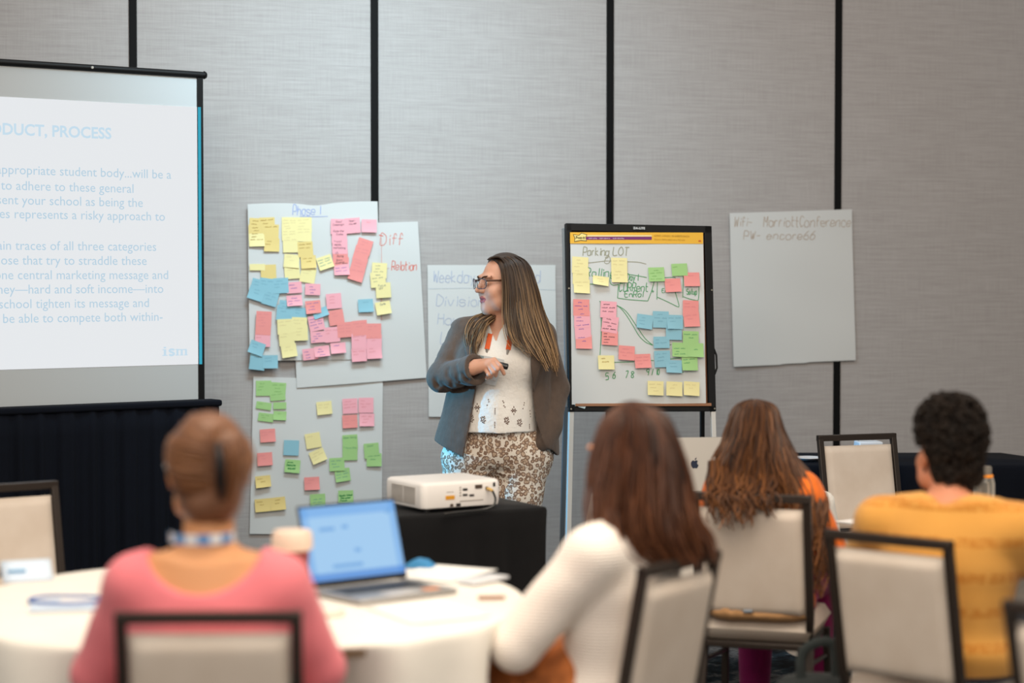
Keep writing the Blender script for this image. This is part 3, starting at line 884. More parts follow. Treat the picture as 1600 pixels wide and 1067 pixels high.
def pad_mesh(w_, h_, th, r, bow=0.0):
    """upholstered pad in the XZ plane, rounded at its rim, centred at the origin"""
    m = MB()
    N = 20
    for side in (-1, 1):
        def fn(a, b, side=side):
            x, z = (a - 0.5) * 2, (b - 0.5) * 2
            e = max(0.0, 1 - abs(x) ** 14) ** 0.35 * max(0.0, 1 - abs(z) ** 14) ** 0.35
            return (x * w_ / 2, side * th * (0.5 * e), z * h_ / 2) if side < 0 else (-x * w_ / 2, side * th * 0.5 * e, z * h_ / 2)
        m.grid(fn, N, N)
    return m


def make_chair():
    c = thing('banquet_chair', '', 'chair')
    yb, zb, yt = -0.195, 0.44, -0.285

    def yz(z):
        return yb + (yt - yb) * (z - zb) / (CT - zb)
    for s_ in (-1, 1):
        x = s_ * (CW / 2 - 0.0125)
        pts = [(x, yz(CT), CT), (x, yz(0.6), 0.6), (x, yz(0.5), 0.5), (x * 0.98, yb + 0.004, 0.455), (x * 0.95, yb + 0.03, 0.425), (x * 0.94, yb + 0.09, 0.405)]
        MB().tube(pts, 0.0125, 4, square=True, up=(1, 0, 0)).build('back_upright', m_frame, c, bevel=0.003)
        MB().tube([(x * 0.95, yb + 0.045, 0.40), (x * 0.97, yb - 0.005, 0.2), (x, yb - 0.045, 0.0)], [0.0125, 0.0115, 0.0105], 4, square=True, up=(1, 0, 0)).build('leg', m_frame, c, bevel=0.003)
        MB().tube([(x * 0.95, 0.185, 0.40), (x * 0.98, 0.20, 0.2), (x, 0.21, 0.0)], [0.0125, 0.0115, 0.0105], 4, square=True, up=(1, 0, 0)).build('leg', m_frame, c, bevel=0.003)
        MB().tube([(x * 0.95, yb + 0.03, 0.33), (x * 0.95, 0.19, 0.30)], 0.008, 8).build('stretcher', m_frame, c)
    MB().tube([(-CW / 2, yz(CT - 0.0125), CT - 0.0125), (CW / 2, yz(CT - 0.0125), CT - 0.0125)], 0.0135, 4, square=True, up=(0, 0, 1)).build('top_rail', m_frame, c, bevel=0.003)
    m = MB()
    m.box((0, -0.005, 0.392), (CW - 0.05, 0.40, 0.022))
    m.build('seat_frame', m_frame, c, bevel=0.004)
    bp = pad_mesh(CW - 0.054, 0.372, 0.05, 0.02)
    rx = math.atan2(yt - yb, CT - zb)
    o = bp.build('back_panel', m_vinyl, c, auto=False)
    zc = 0.493 + 0.186
    o.location = (0, yz(zc), zc)
    o.rotation_euler = (-rx, 0, 0)
    st = pad_mesh(CW - 0.02, 0.42, 0.085, 0.03).build('seat', m_vinyl, c, auto=False)
    st.location = (0, 0.01, 0.445)
    st.rotation_euler = (PI / 2, 0, 0)
    return c


chair0 = make_chair()
first = [True]


def chair(xr, yr, facing, label):
    """(xr, yr): middle of the top rail; facing: angle of the sitter's gaze, 90 = straight away from the camera"""
    a = math.radians(facing)
    loc = (xr + 0.285 * math.cos(a), yr + 0.285 * math.sin(a), 0)
    rz = a - PI / 2
    if first[0]:
        first[0] = False
        chair0.location, chair0.rotation_euler = loc, (0, 0, rz)
        o = chair0
    else:
        o = dup(chair0, loc, rz)
    o['label'] = label
    o['group'] = 'cream banquet chairs around the tables'
    return Vector(loc), rz


def rail(px0, py0, px1, py1):
    p, q = atz(px0, py0, CT), atz(px1, py1, CT)
    return (p + q) / 2


CHAIRS = {}
r_ = rail(183, 956, 468, 956)
CHAIRS['pink'] = chair(r_.x, r_.y, 92, 'cream banquet chair with the pink-shirted woman in it, at the large round table')
CHAIRS['sweater'] = chair(0.43, 5.04, 146, 'cream banquet chair under the long-haired woman in the white sweater')
CHAIRS['wavy'] = chair(0.785, 6.54, 72, 'cream banquet chair behind which wavy hair hangs, a tan jacket on its seat')
CHAIRS['man'] = chair(1.04, 5.50, 49, 'cream banquet chair behind the man in the yellow sweater')
CHAIRS['empty'] = chair(1.56, 9.0, -70, 'empty cream banquet chair facing the camera in front of the navy table')
chair(-1.76, 6.85, -55, 'empty cream banquet chair across the round table, before the navy drape')
chair(1.21, 4.24, 35, 'cream banquet chair in the bottom right corner, mostly outside the frame')

# ------------------------------------------------------------------ cloth covered round tables
m_linen = fabric('white_tablecloth', (242, 236, 226), 0.8, 0.03, 12, sheen=0.1)


def round_table(label, cx, cy, r, h=0.76, folds=13, seed=1, name='round_table', dents=(), hem=None):
    tb = thing(name, label, 'table', (cx, cy, 0))
    rg = random.Random(seed)
    ph = [rg.uniform(0, 6.28) for _ in range(4)]
    prof = [(0.0001, h), (r * 0.5, h), (r * 0.9, h), (r - 0.012, h), (r - 0.004, h - 0.002), (r, h - 0.008), (r + 0.004, h - 0.025)]
    for i in range(1, 15):
        tt = i / 14
        prof.append((r + 0.004 + 0.035 * tt, h - 0.025 - (h - 0.037) * tt))

    def mod(a, j, z):
        if j < 6: return 1
        tt = min(1, (h - z) / h)
        g = (0.5 + 0.5 * math.cos(folds * a + ph[0] + 0.7 * math.sin(3 * a + ph[1]))) ** 1.5
        dn = 0.0                                         # the cloth is pushed in by the chairs' seats and the sitters' knees
        for (ang, depth, wid) in dents:
            da = (a - ang + PI) % (2 * PI) - PI
            dn = max(dn, depth * math.exp(-(da / wid) ** 4))
        fl = tt ** 0.8 * (0.11 * g - 0.03 + 0.02 * math.sin(5 * a + ph[2]))
        return 1 + fl * (1 - min(1, dn * 4)) - dn * min(1, tt * 4.5)
    mc = MB().lathe(prof[::-1], 260, mod=mod)
    if hem:                                              # a square cloth: low corners, higher between them
        mc.v = [(x, y, h - (h - z) * (1 - hem(math.atan2(y, x)) / h) if z < h - 0.02 else z) for x, y, z in mc.v]
        mc.f = [f_ for f_ in mc.f if len(f_) == 4]
        mc.mi = [0] * len(mc.f)
    mc.build('tablecloth', m_linen, tb, auto=False)
    MB().lathe([(r - 0.02, h - 0.03), (r - 0.01, h - 0.012), (0.0001, h - 0.004)], 48).build('tabletop', mat('plywood', (150, 120, 85), 0.6), tb)
    for k in range(4):
        a = PI / 4 + k * PI / 2
        MB().tube([(r * 0.40 * math.cos(a), r * 0.40 * math.sin(a), h - 0.03), (r * 0.44 * math.cos(a), r * 0.44 * math.sin(a), 0)], 0.014, 8).build('leg', m_alu_black, tb)
    return tb


T1 = Vector((-0.72, 5.32, 0)); H1 = 0.76
round_table('large round table under a floor-length white cloth, with the blue-screened laptop', T1.x, T1.y, 0.76, seed=3, folds=15, dents=((-PI / 2 + 0.09, 0.62, 0.42), (0.06, 0.40, 0.46), (2.16, 0.12, 0.3)))
round_table('small round table under a white cloth holding the silver laptop', 0.80, 7.95, 0.48, seed=5, folds=10, dents=((-1.4, 0.2, 0.5),), hem=lambda a: 0.32 + 0.15 * math.cos(4 * a + 0.6))
round_table('round white-clothed table in front of the man in yellow', 1.80, 6.66, 0.62, seed=8, folds=13, dents=((-2.1, 0.25, 0.5), (2.75, 0.14, 0.6)))

# ------------------------------------------------------------------ dark tables
m_blackcloth = fabric('black_tablecloth', (15, 15, 17), 0.75, 0.1, 20, sheen=0.08)


def box_cloth(label, corners, h, mm, name, nfold, amp, flare=0.03, seed=1, legs=True, category='table'):
    """cloth over a straight-edged table: corners counter-clockwise (x, y)"""
    c = [Vector((x, y)) for x, y in corners]
    cen = sum(c, Vector((0, 0))) / len(c)
    tb = thing(name, label, category, (cen.x, cen.y, 0))
    per = []
    for i in range(len(c)):
        p, q = c[i] - cen, c[(i + 1) % len(c)] - cen
        n = max(8, int((q - p).length / 0.02))
        d = (q - p).normalized()
        nr = Vector((d.y, -d.x))
        for k in range(n):
            s_ = k / n
            per.append((p + (q - p) * s_, nr, s_, (q - p).length))
    N = len(per)
    rg = random.Random(seed)
    vs, fs = [], []
    rows = [(0.0, h), (0.006, h - 0.004), (0.010, h - 0.014)] + [(None, h - 0.014 - (h - 0.020) * (i / 12)) for i in range(1, 13)]
    ph = rg.uniform(0, 6)
    for off, z in rows:
        tt = (h - z) / h
        for k, (p, nr, s_, L) in enumerate(per):
            if off is not None:
                d = off
            else:
                edge = min(s_, 1 - s_) * L
                cf = math.exp(-(edge / 0.05) ** 2)
                wv = math.sin(s_ * L / nfold * 2 * PI + ph + 0.8 * math.sin(s_ * 7 + ph))
                d = 0.010 + flare * tt + amp * tt ** 0.7 * wv * (1 - cf) - 0.5 * flare * math.sin(PI * min(1, tt * 1.0)) * 1.0
            vs.append((p.x + nr.x * d, p.y + nr.y * d, z))
    R = len(rows)
    for j in range(R - 1):
        for k in range(N):
            k2 = (k + 1) % N
            fs.append((j * N + k2, j * N + k, (j + 1) * N + k, (j + 1) * N + k2))
    fs.append(tuple(range(N)))
    MB().add(vs, fs).build('tablecloth', mm, tb)
    return tb


PT = Vector((0.122, 7.42)); pa = Vector((0.875, 0.484)).normalized(); pbv = Vector((-pa.y, pa.x))
HPT = 0.765
A_, B_, C_, D_ = PT - pa * 0.69, PT, PT + pbv * 0.46, PT - pa * 0.69 + pbv * 0.46
box_cloth('black-clothed table carrying the white projector', [(q.x, q.y) for q in (A_, B_, C_, D_)], HPT, m_blackcloth, 'projector_table', 0.16, 0.020, 0.05, 4)
box_cloth('long navy-clothed table along the wall behind the seated man', [(1.22, 9.19), (2.66, 9.19), (2.42, 9.84), (1.22, 9.84)], 0.752, m_navy, 'buffet_table', 0.14, 0.012, 0.02, 6)

# ------------------------------------------------------------------ projector
m_pwhite = mat('white_plastic', (246, 242, 238), 0.4, spec=0.4)
m_pdark = mat('dark_plastic', (34, 32, 32), 0.5)
PJ = Vector((-0.324, 7.185))
pw = Vector((0.28, 0.17)).normalized(); pf = Vector((-pw.y, pw.x))
prj = thing('projector', 'white projector with ports and an amber sticker on the black-clothed table', 'projector', (PJ.x, PJ.y, HPT), math.atan2(pw.y, pw.x))
PW, PD, PH = 0.335, 0.30, 0.098
zb_ = 0.014
m = MB()


def rrect(x0, x1, y0, y1, r, n=6):
    out = []
    for cx, cy, a0 in ((x1 - r, y0 + r, -PI / 2), (x1 - r, y1 - r, 0), (x0 + r, y1 - r, PI / 2), (x0 + r, y0 + r, PI)):
        for k in range(n + 1):
            a = a0 + PI / 2 * k / n
            out.append((cx + r * math.cos(a), cy + r * math.sin(a)))
    return out


rings = []
for ins, z in ((0.012, zb_), (0.004, zb_ + 0.004), (0.001, zb_ + 0.02), (0.0, zb_ + 0.05), (0.001, zb_ + PH - 0.014), (0.004, zb_ + PH - 0.006), (0.012, zb_ + PH - 0.001), (0.022, zb_ + PH)):
    rings.append([(x, y, z) for x, y in rrect(ins, PW - ins, ins, PD - ins, 0.028 - ins * 0.6)])
vs, fs = [p for r in rings for p in r], []
n_ = len(rings[0])
for j in range(len(rings) - 1):
    for k in range(n_):
        fs.append((j * n_ + k, j * n_ + (k + 1) % n_, (j + 1) * n_ + (k + 1) % n_, (j + 1) * n_ + k))
fs += [tuple(range(n_ - 1, -1, -1)), tuple(range((len(rings) - 1) * n_, len(rings) * n_))]
m.add(vs, fs).build('casing', m_pwhite, prj)
m = MB()                                             # the louvred vent on the side
m_vent = mat('vent_grey', (176, 168, 158), 0.6)
for k in range(15):
    z = zb_ + 0.018 + k * 0.0042
    for y0 in (0.055, 0.15):
        m.box((-0.0004, y0 + 0.045, z), (0.0016, 0.088, 0.0016))
m.build('vent_grille', m_vent, prj, smooth=False)


def port(x, z, w_, h_, mm, name='port', d=0.003):
    return MB().box((x, 0.0005, zb_ + z), (w_, d, h_)).build(name, mm, prj, smooth=False, bevel=0.0008)


m_metal = mat('port_metal', (120, 112, 104), 0.35, 0.7)
m_grey = mat('port_grey', (138, 126, 116), 0.5)
port(0.115, 0.040, 0.038, 0.015, mat('amber_sticker', (226, 158, 42), 0.6), 'amber_sticker')
for x, z, w_, h_ in ((0.178, 0.046, .02, .008), (0.178, 0.066, .02, .009), (0.206, 0.043, .02, .008), (0.302, 0.078, .010, .016)):
    port(x, z, w_, h_, m_pdark)
for z in (0.045, 0.055, 0.065, 0.074):
    port(0.158, z, .006, .005, m_grey, 'jack')
port(0.235, 0.074, 0.03, 0.014, m_metal, 'video_port', 0.006)
port(0.27, 0.066, 0.012, 0.012, m_metal, 'jack', 0.006)
port(0.15, 0.012, 0.018, 0.010, m_pdark, 'power_socket')
port(0.205, 0.024, 0.10, 0.0025, m_grey, 'printed_marking', 0.0022)
port(0.115, 0.060, 0.03, 0.002, m_grey, 'printed_marking', 0.0022)
MB().tube([(0.12, -0.001, zb_ + 0.012), (0.12, -0.005, zb_ + 0.012)], 0.006, 12).build('lock_slot', m_metal, prj)
for x, y in ((0.04, 0.04), (PW - 0.04, 0.04), (PW / 2, PD - 0.04)):
    MB().lathe([(0.012, 0.0), (0.012, 0.006), (0.008, zb_ + 0.006)], 16, (x, y, 0)).build('foot', m_pdark, prj)
MB().tube([(0.085, PD - 0.01, zb_ + 0.055), (0.085, PD + 0.012, zb_ + 0.055)], 0.034, 28).build('lens_barrel', m_pdark, prj)
MB().tube([(0.085, PD + 0.0125, zb_ + 0.055), (0.085, PD + 0.014, zb_ + 0.055)], [0.026, 0.02], 28).build('lens', mat('lens_glass', (30, 40, 70), 0.05, spec=1.0), prj)

cb = thing('video_cable', 'black cable with an orange plug hanging from the projector ports', 'cable', (PJ.x, PJ.y, HPT), math.atan2(pw.y, pw.x))
MB().tube([(0.272, -0.004, zb_ + 0.064), (0.272, -0.022, zb_ + 0.063), (0.275, -0.034, zb_ + 0.058)], [0.0062, 0.0062, 0.005], 12).build('plug', mat('amber_plug', (216, 176, 100), 0.4), cb)
cpts = smooth_line([(0.275, -0.034, zb_ + 0.058), (0.282, -0.042, zb_ + 0.030), (0.27, -0.044, zb_ + 0.004), (0.22, -0.040, 0.006), (0.15, -0.046, 0.005), (0.09, -0.050, 0.004), (0.06, -0.052, 0.001)], 6)
MB().tube(cpts, 0.0045, 8).build('cable_jacket', mat('cable_black', (40, 40, 40), 0.3), cb)

# ------------------------------------------------------------------ things on the large round table
m_sil = mat('laptop_silver', (168, 166, 164), 0.4, 0.6)
m_lblack = mat('laptop_bezel', (16, 18, 26), 0.4)


def screen_mat(name):
    m_ = mat(name, (0, 0, 0), 0.5, spec=0.0, emit=(160, 205, 245), estr=0.95)
    t_ = NT(m_)
    v_ = t_.coord(kind='Generated')
    s_ = t_.n('ShaderNodeSeparateXYZ', inp={0: v_})
    edge = t_.math('MULTIPLY', t_.math('ABSOLUTE', t_.math('SUBTRACT', s_.outputs[0], 0.5)), 2.0)
    c_ = t_.mix(t_.math('MULTIPLY', t_.math('GREATER_THAN', edge, 0.86), 0.4), lin((170, 210, 246)), lin((96, 160, 232)))
    zz = t_.math('GREATER_THAN', s_.outputs[2], 0.86)
    c_ = t_.mix(t_.math('MULTIPLY', zz, 0.6), c_, lin((112, 170, 236)))
    zz = t_.math('LESS_THAN', s_.outputs[2], 0.10)
    c_ = t_.mix(t_.math('MULTIPLY', zz, 0.7), c_, lin((74, 136, 220)))
    t_.link(c_, t_.b.inputs['Emission Color'])
    return m_


lr = Vector((0.249, 0.2, 0)).normalized()
lp = thing('laptop', 'open black laptop with a bright blue screen on the large round table', 'laptop', (-0.4175, 5.48, H1 + 0.002), math.atan2(lr.y, lr.x))
LW, LH = 0.325, 0.228
MB().box((0, -0.117, 0.008), (LW, 0.225, 0.014)).build('base', m_sil, lp, bevel=0.004)
kb = MB()
for i in range(12):
    for j in range(5):
        kb.box((-0.125 + i * 0.0228, -0.045 - j * 0.021, 0.0155), (0.019, 0.017, 0.002))
kb.build('keyboard', mat('laptop_keys', (52, 54, 58), 0.5), lp, smooth=False)
MB().box((0, -0.185, 0.0153), (0.10, 0.062, 0.0008)).build('touchpad', mat('touchpad', (190, 188, 186), 0.4), lp, smooth=False)
MB().box((0.10, -0.19, 0.0156), (0.05, 0.03, 0.001)).build('orange_reflection', mat('orange_reflection', (236, 150, 90), 0.5), lp, smooth=False)  # orange patch that paints a reflection onto the palm rest
RX = Matrix.Rotation(-math.radians(17), 4, 'X')
lid = MB().box((0, 0.004, LH / 2 + 0.008), (LW, 0.007, LH)).build('lid', m_lblack, lp, bevel=0.003)
lid.matrix_local = Matrix.Translation((0, 0.002, 0.010)) @ RX
dsp = MB().box((0, -0.0005, LH / 2 + 0.012), (LW - 0.010, 0.0012, LH - 0.022)).build('display', screen_mat('laptop_display'), lid, smooth=False)
m = MB()
for x, z, w_ in ((-0.08, 0.165, 0.05), (-0.02, 0.168, 0.02), (0.13, 0.20, 0.014), (0.01, 0.10, 0.02), (-0.03, 0.06, 0.10)):
    m.box((x, -0.0014, z), (w_, 0.0006, 0.010))
m.build('display_lettering', mat('display_ink', (0, 0, 0), 0.6, spec=0, emit=(132, 182, 236), estr=0.9), dsp, smooth=False)

cp = atz(457, 952, H1)
m_mar = mat('maroon_cup', (150, 62, 60), 0.5)
m_crm = mat('cream_lid', (232, 206, 186), 0.5)
cp_ = thing('drinking_cup', 'tall maroon cup with a cream top beside the open laptop', 'cup', (cp.x, cp.y, H1))
MB().lathe([(0.032, 0), (0.034, 0.002), (0.044, 0.155), (0.0445, 0.16)], 32).build('cup_body', m_mar, cp_)
MB().lathe([(0.0455, 0.155), (0.0535, 0.160), (0.054, 0.176), (0.052, 0.198), (0.046, 0.207), (0.02, 0.209), (0.0001, 0.209)], 32).build('lid', m_crm, cp_)


def paper(name, label, cat, px, py, w_, h_, rz, mm, z=H1, th=0.002, curl=0.0, dz=0.002):
    p = atz(px, py, z)
    def fn(a, b):
        return ((a - 0.5) * w_, (b - 0.5) * h_, curl * (2 * a - 1) ** 2 + th)
    o = MB()
    o.grid(fn, 8, 4)
    o.grid(lambda a, b: ((0.5 - a) * w_, (b - 0.5) * h_, curl * (2 * a - 1) ** 2), 8, 4)
    o = o.build(name, mm, smooth=False)
    o.location = (p.x, p.y, z + dz)
    o.rotation_euler = (0, 0, rz)
    return tag(o, label, cat)


m_pap = mat('office_paper', (244, 242, 238), 0.8, spec=0.1)
m_papb = mat('pale_blue_print', (206, 220, 236), 0.8, spec=0.1)
paper('paper_page', 'white page lying in front of the laptop near the table edge', 'paper', 668, 957, 0.22, 0.28, 0.5, m_pap)
paper('paper_page', 'white page lying beyond the laptop at the far table edge', 'paper', 690, 897, 0.22, 0.28, -0.5, m_pap)
paper('paper_page', 'pale blue printed page lying by the pink-shirted woman on the large table', 'paper', 120, 946, 0.24, 0.20, 0.2, m_papb)
bl = atz(655, 887, H1)
o = MB().prism([(-0.05, 0), (0.05, 0), (0.02, 0.022), (-0.01, 0.026)], -0.03, 0.03).build('folded_card', mat('blue_card', (58, 136, 190), 0.6), bevel=0.002)
o.location = (bl.x, bl.y, H1 + 0.001); o.rotation_euler = (0, 0, -0.3)
tag(o, 'small bright blue folded card at the far edge of the large table', 'card')
o = MB().box((0, 0, 0.006), (0.075, 0.012, 0.010)).build('brown_pen', mat('brown_pen', (150, 98, 58), 0.5), bevel=0.004)
p = atz(768, 938, H1); o.location = (p.x, p.y, H1 + 0.002); o.rotation_euler = (0, 0, 0.15)
tag(o, 'short brown pen near the rounded edge of the large table', 'pen')
o = MB().lathe([(0.026, 0), (0.030, 0.003), (0.033, 0.012), (0.031, 0.012), (0.028, 0.005), (0.0001, 0.004)], 24).build('sweet_dish', mat('pale_glass', (240, 232, 220), 0.25), None)
p = atz(520, 962, H1); o.location = (p.x, p.y, H1 + 0.002)
tag(o, 'small pale dish in front of the laptop on the large table', 'dish')
p = atz(700, 905, H1)
o = MB().box((0, 0, 0.006), (0.075, 0.15, 0.010)).build('phone', mat('white_phone', (222, 224, 228), 0.3), bevel=0.004)
o.location = (p.x + 0.10, p.y - 0.06, H1 + 0.004); o.rotation_euler = (0, 0, -0.7)
tag(o, 'pale phone lying between the laptop and the brown pen', 'phone')
# tented leaflet and lanyard at the left
p = atz(40, 905, H1)
lf = thing('leaflet', 'blue and white leaflet standing tented by the empty chair', 'leaflet', (p.x, p.y, H1), 0.4)
m = MB(); m.grid(lambda a, b: (-0.07 + 0.14 * a, -0.055 + 0.055 * b, 0.002 + 0.055 * b), 4, 4); m.build('cover_front', m_papb, lf, solid=0.002)
m = MB(); m.grid(lambda a, b: (-0.07 + 0.14 * a, 0.055 * b, 0.057 - 0.055 * b), 4, 4); m.build('cover_back', m_pap, lf, solid=0.002)
MB().box((-0.03, -0.033, 0.028), (0.05, 0.002, 0.018), Matrix.Rotation(PI / 4, 4, 'X')).build('blue_print', mat('print_blue', (120, 178, 218), 0.6), lf, smooth=False)
p = atz(103, 942, H1)
ln = thing('lanyard', 'blue lanyard cord lying in a loop on the large round table', 'lanyard', (p.x, p.y, H1 + 0.006), 0.05)
pts = [(-0.09, -0.03), (-0.095, 0.02), (-0.06, 0.06), (0.0, 0.055), (0.06, 0.05), (0.10, 0.02), (0.09, -0.03), (0.04, -0.065), (-0.03, -0.06), (-0.09, -0.03)]
MB().tube([(x, y, 0.004) for x, y in smooth_line(pts, 5)], 0.004, 8).build('cord', mat('cord_blue', (88, 112, 172), 0.7), ln)
MB().box((0.03, -0.01, 0.002), (0.09, 0.06, 0.002)).build('badge', m_pap, ln, smooth=False)

# ------------------------------------------------------------------ silver laptop and things on the small table
l2 = Vector((0.30, 0.04, 0)).normalized()
q = atz(1122, 759, 0.762)
mb = thing('laptop', 'silver laptop seen from behind its lid with a dark fruit logo', 'laptop', (0.728, 7.86, 0.764), math.atan2(l2.y, l2.x) + 0.0)
lid = MB().box((0, 0, 0.113), (0.31, 0.006, 0.215)).build('lid', mat('aluminium', (172, 168, 162), 0.42, 0.55), mb, bevel=0.0025)
lid.matrix_local = Matrix.Translation((0, 0, 0.006)) @ Matrix.Rotation(math.radians(-12), 4, 'X')
MB().box((0, 0.112, 0.008), (0.31, 0.215, 0.014)).build('base', mat('aluminium_base', (170, 168, 166), 0.4, 0.6), mb, bevel=0.003)
ap = [(0.0, .62), (.16, .74), (.42, .74), (.62, .58), (.50, .40), (.46, .18), (.54, -.04), (.70, -.16), (.58, -.46), (.36, -.74), (.18, -.76), (0, -.68),
      (-.18, -.76), (-.40, -.72), (-.62, -.40), (-.74, 0), (-.68, .42), (-.46, .70), (-.22, .74)]
leaf = [(.02, .82), (.04, 1.02), (.20, 1.22), (.38, 1.28), (.36, 1.06), (.22, .88)]
lg = MB()
ks = 0.021
lg.prism([(x * ks, z * ks + 0.112) for x, z in smooth_line(ap + ap[:1], 3)[:-1]], -0.0046, -0.0030)
lg.prism([(x * ks, z * ks + 0.112) for x, z in leaf], -0.0046, -0.0030)
lg.build('logo', mat('logo_mirror', (38, 46, 66), 0.2, 0.3), lid, smooth=False)
o = paper('notepad', 'white notepad lying beside the silver laptop', 'notepad', 1113, 767, 0.16, 0.07, 0.10, m_pap, 0.762, 0.006)
p = atz(1100, 760, 0.77)
pn = thing('silver_pen', 'slim silver pen lying on the notepad by the silver laptop', 'pen', (p.x, p.y, 0.776), 0.25)
MB().tube([(-0.06, 0, 0), (0.05, 0, 0)], 0.005, 10).build('barrel', mat('pen_silver', (210, 208, 204), 0.25, 0.8), pn)
MB().tube([(0.05, 0, 0), (0.07, 0, 0)], [0.005, 0.001], 10).build('tip', m_pdark, pn)

# water bottle on the table in front of the man
b = Vector((1.67, 7.02, 0.762))
wb = thing('water_bottle', 'clear water bottle with an orange ring and grey cap behind the man', 'bottle', tuple(b))
m_clear = mat('bottle_plastic', (196, 190, 180), 0.08, spec=0.6, trans=0.85)
MB().lathe([(0.0001, 0.002), (0.034, 0.002), (0.037, 0.008), (0.037, 0.135), (0.034, 0.148), (0.028, 0.155), (0.026, 0.158)], 32).build('bottle_body', m_clear, wb)
MB().lathe([(0.028, 0.153), (0.031, 0.155), (0.031, 0.163), (0.028, 0.165)], 32).build('orange_ring', mat('orange_band', (240, 146, 40), 0.5), wb)
MB().lathe([(0.026, 0.164), (0.026, 0.19), (0.023, 0.194), (0.0001, 0.195)], 32).build('cap', mat('cap_grey', (112, 106, 98), 0.5), wb)
o = paper('paper_page', 'white page at the corner of the table between two banquet chairs', 'paper', 1342, 818, 0.12, 0.14, 0.7, m_pap, 0.762, 0.004)

# things on the navy table
p = Vector((1.69, 9.42, 0.754))
tb_ = thing('tissue_box', 'small pale blue-white box on the navy table behind the empty chair', 'box', tuple(p), 0.1)
MB().box((0, 0, 0.045), (0.115, 0.10, 0.09)).build('carton', mat('pale_box', (214, 224, 236), 0.6), tb_, bevel=0.006)
m = MB()
m.tube(smooth_line([(-0.05, -0.02, 0.09), (-0.06, -0.02, 0.105), (-0.03, -0.02, 0.125), (0.0, -0.02, 0.118), (0.005, -0.02, 0.095)], 5), 0.0014, 6)
m.build('wire_loop', mat('wire_pale', (200, 204, 208), 0.4, 0.5), tb_)
p = Vector((1.965, 9.30, 0.754))
jr = thing('amber_jar', 'amber jar on the navy table just behind the seated man', 'jar', tuple(p))
MB().lathe([(0.0001, 0.0), (0.022, 0.0), (0.024, 0.004), (0.024, 0.05), (0.019, 0.058)], 24).build('jar_body', mat('amber_glass', (212, 150, 46), 0.2, spec=0.6), jr)
MB().lathe([(0.021, 0.056), (0.021, 0.072), (0.0001, 0.073)], 24).build('lid', mat('jar_lid', (110, 92, 72), 0.4), jr)
o = MB().lathe([(0.02, 0.0), (0.055, 0.008), (0.07, 0.016), (0.068, 0.018), (0.05, 0.011), (0.0001, 0.006)], 28).build('saucer', mat('saucer', (206, 206, 208), 0.3))
o.location = (1.40, 9.38, 0.754)
tag(o, 'small pale saucer on the navy table beside the empty chair', 'saucer')

# blue bag on the carpet by the black table
p = Vector((0.155, 9.42, 0))
bag = thing('tote_bag', 'small bright blue bag on the carpet beyond the black-clothed table', 'bag', tuple(p), 0.3)
bag.scale = (0.5, 0.5, 0.42)
m = MB()
m.lathe([(0.0001, 0.0), (0.10, 0.0), (0.115, 0.03), (0.12, 0.14), (0.105, 0.22), (0.08, 0.27), (0.0001, 0.26)], 28, mod=lambda a, j, z: 1 + 0.08 * math.sin(3 * a + z * 20))
m.build('bag_body', fabric('blue_bag', (44, 132, 172), 0.7), bag)
MB().tube(smooth_line([(-0.05, 0, 0.26), (-0.04, 0, 0.34), (0.03, 0, 0.35), (0.05, 0, 0.26)], 5), 0.008, 8, flat=0.5).build('handle', fabric('blue_strap', (36, 100, 140), 0.7), bag)

# dark rucksack on the floor between two chairs
rk = thing('rucksack', 'dark grey rucksack on the carpet between the two chair backs', 'bag', (0.93, 6.10, 0), 0.2)
m = MB()
def rbag(a, j, z):
    return 1 + 0.05 * math.sin(5 * a + z * 13) + 0.04 * math.sin(9 * a - z * 22)
m.lathe([(0.0001, 0.0), (0.15, 0.0), (0.18, 0.04), (0.19, 0.14), (0.18, 0.26), (0.15, 0.35), (0.09, 0.395), (0.0001, 0.405)], 40, mod=rbag)
rb_ = m.build('bag_body', fabric('rucksack_cloth', (40, 44, 44), 0.75, 0.15, 18, wrinkle=0.4), rk)
rb_.scale = (1.0, 0.7, 1.0)
fp = MB().lathe([(0.0001, 0.04), (0.10, 0.04), (0.12, 0.08), (0.12, 0.2), (0.08, 0.24), (0.0001, 0.245)], 32, mod=lambda a, j, z: 1 + 0.04 * math.sin(4 * a)).build('front_pocket', fabric('pocket_cloth', (48, 52, 50), 0.75), rk)
fp.location = (0.01, -0.085, 0); fp.scale = (1, 0.5, 1)
MB().tube(smooth_line([(-0.05, -0.03, 0.38), (-0.045, -0.03, 0.48), (0.05, -0.02, 0.50), (0.065, -0.02, 0.39)], 6), 0.016, 10, flat=0.35).build('carry_loop', fabric('strap_cloth', (52, 58, 58), 0.7), rk)
MB().tube([(-0.08, -0.142, 0.215), (0.09, -0.148, 0.225)], 0.003, 6).build('zip', mat('zip_grey', (120, 122, 118), 0.4, 0.6), rk)
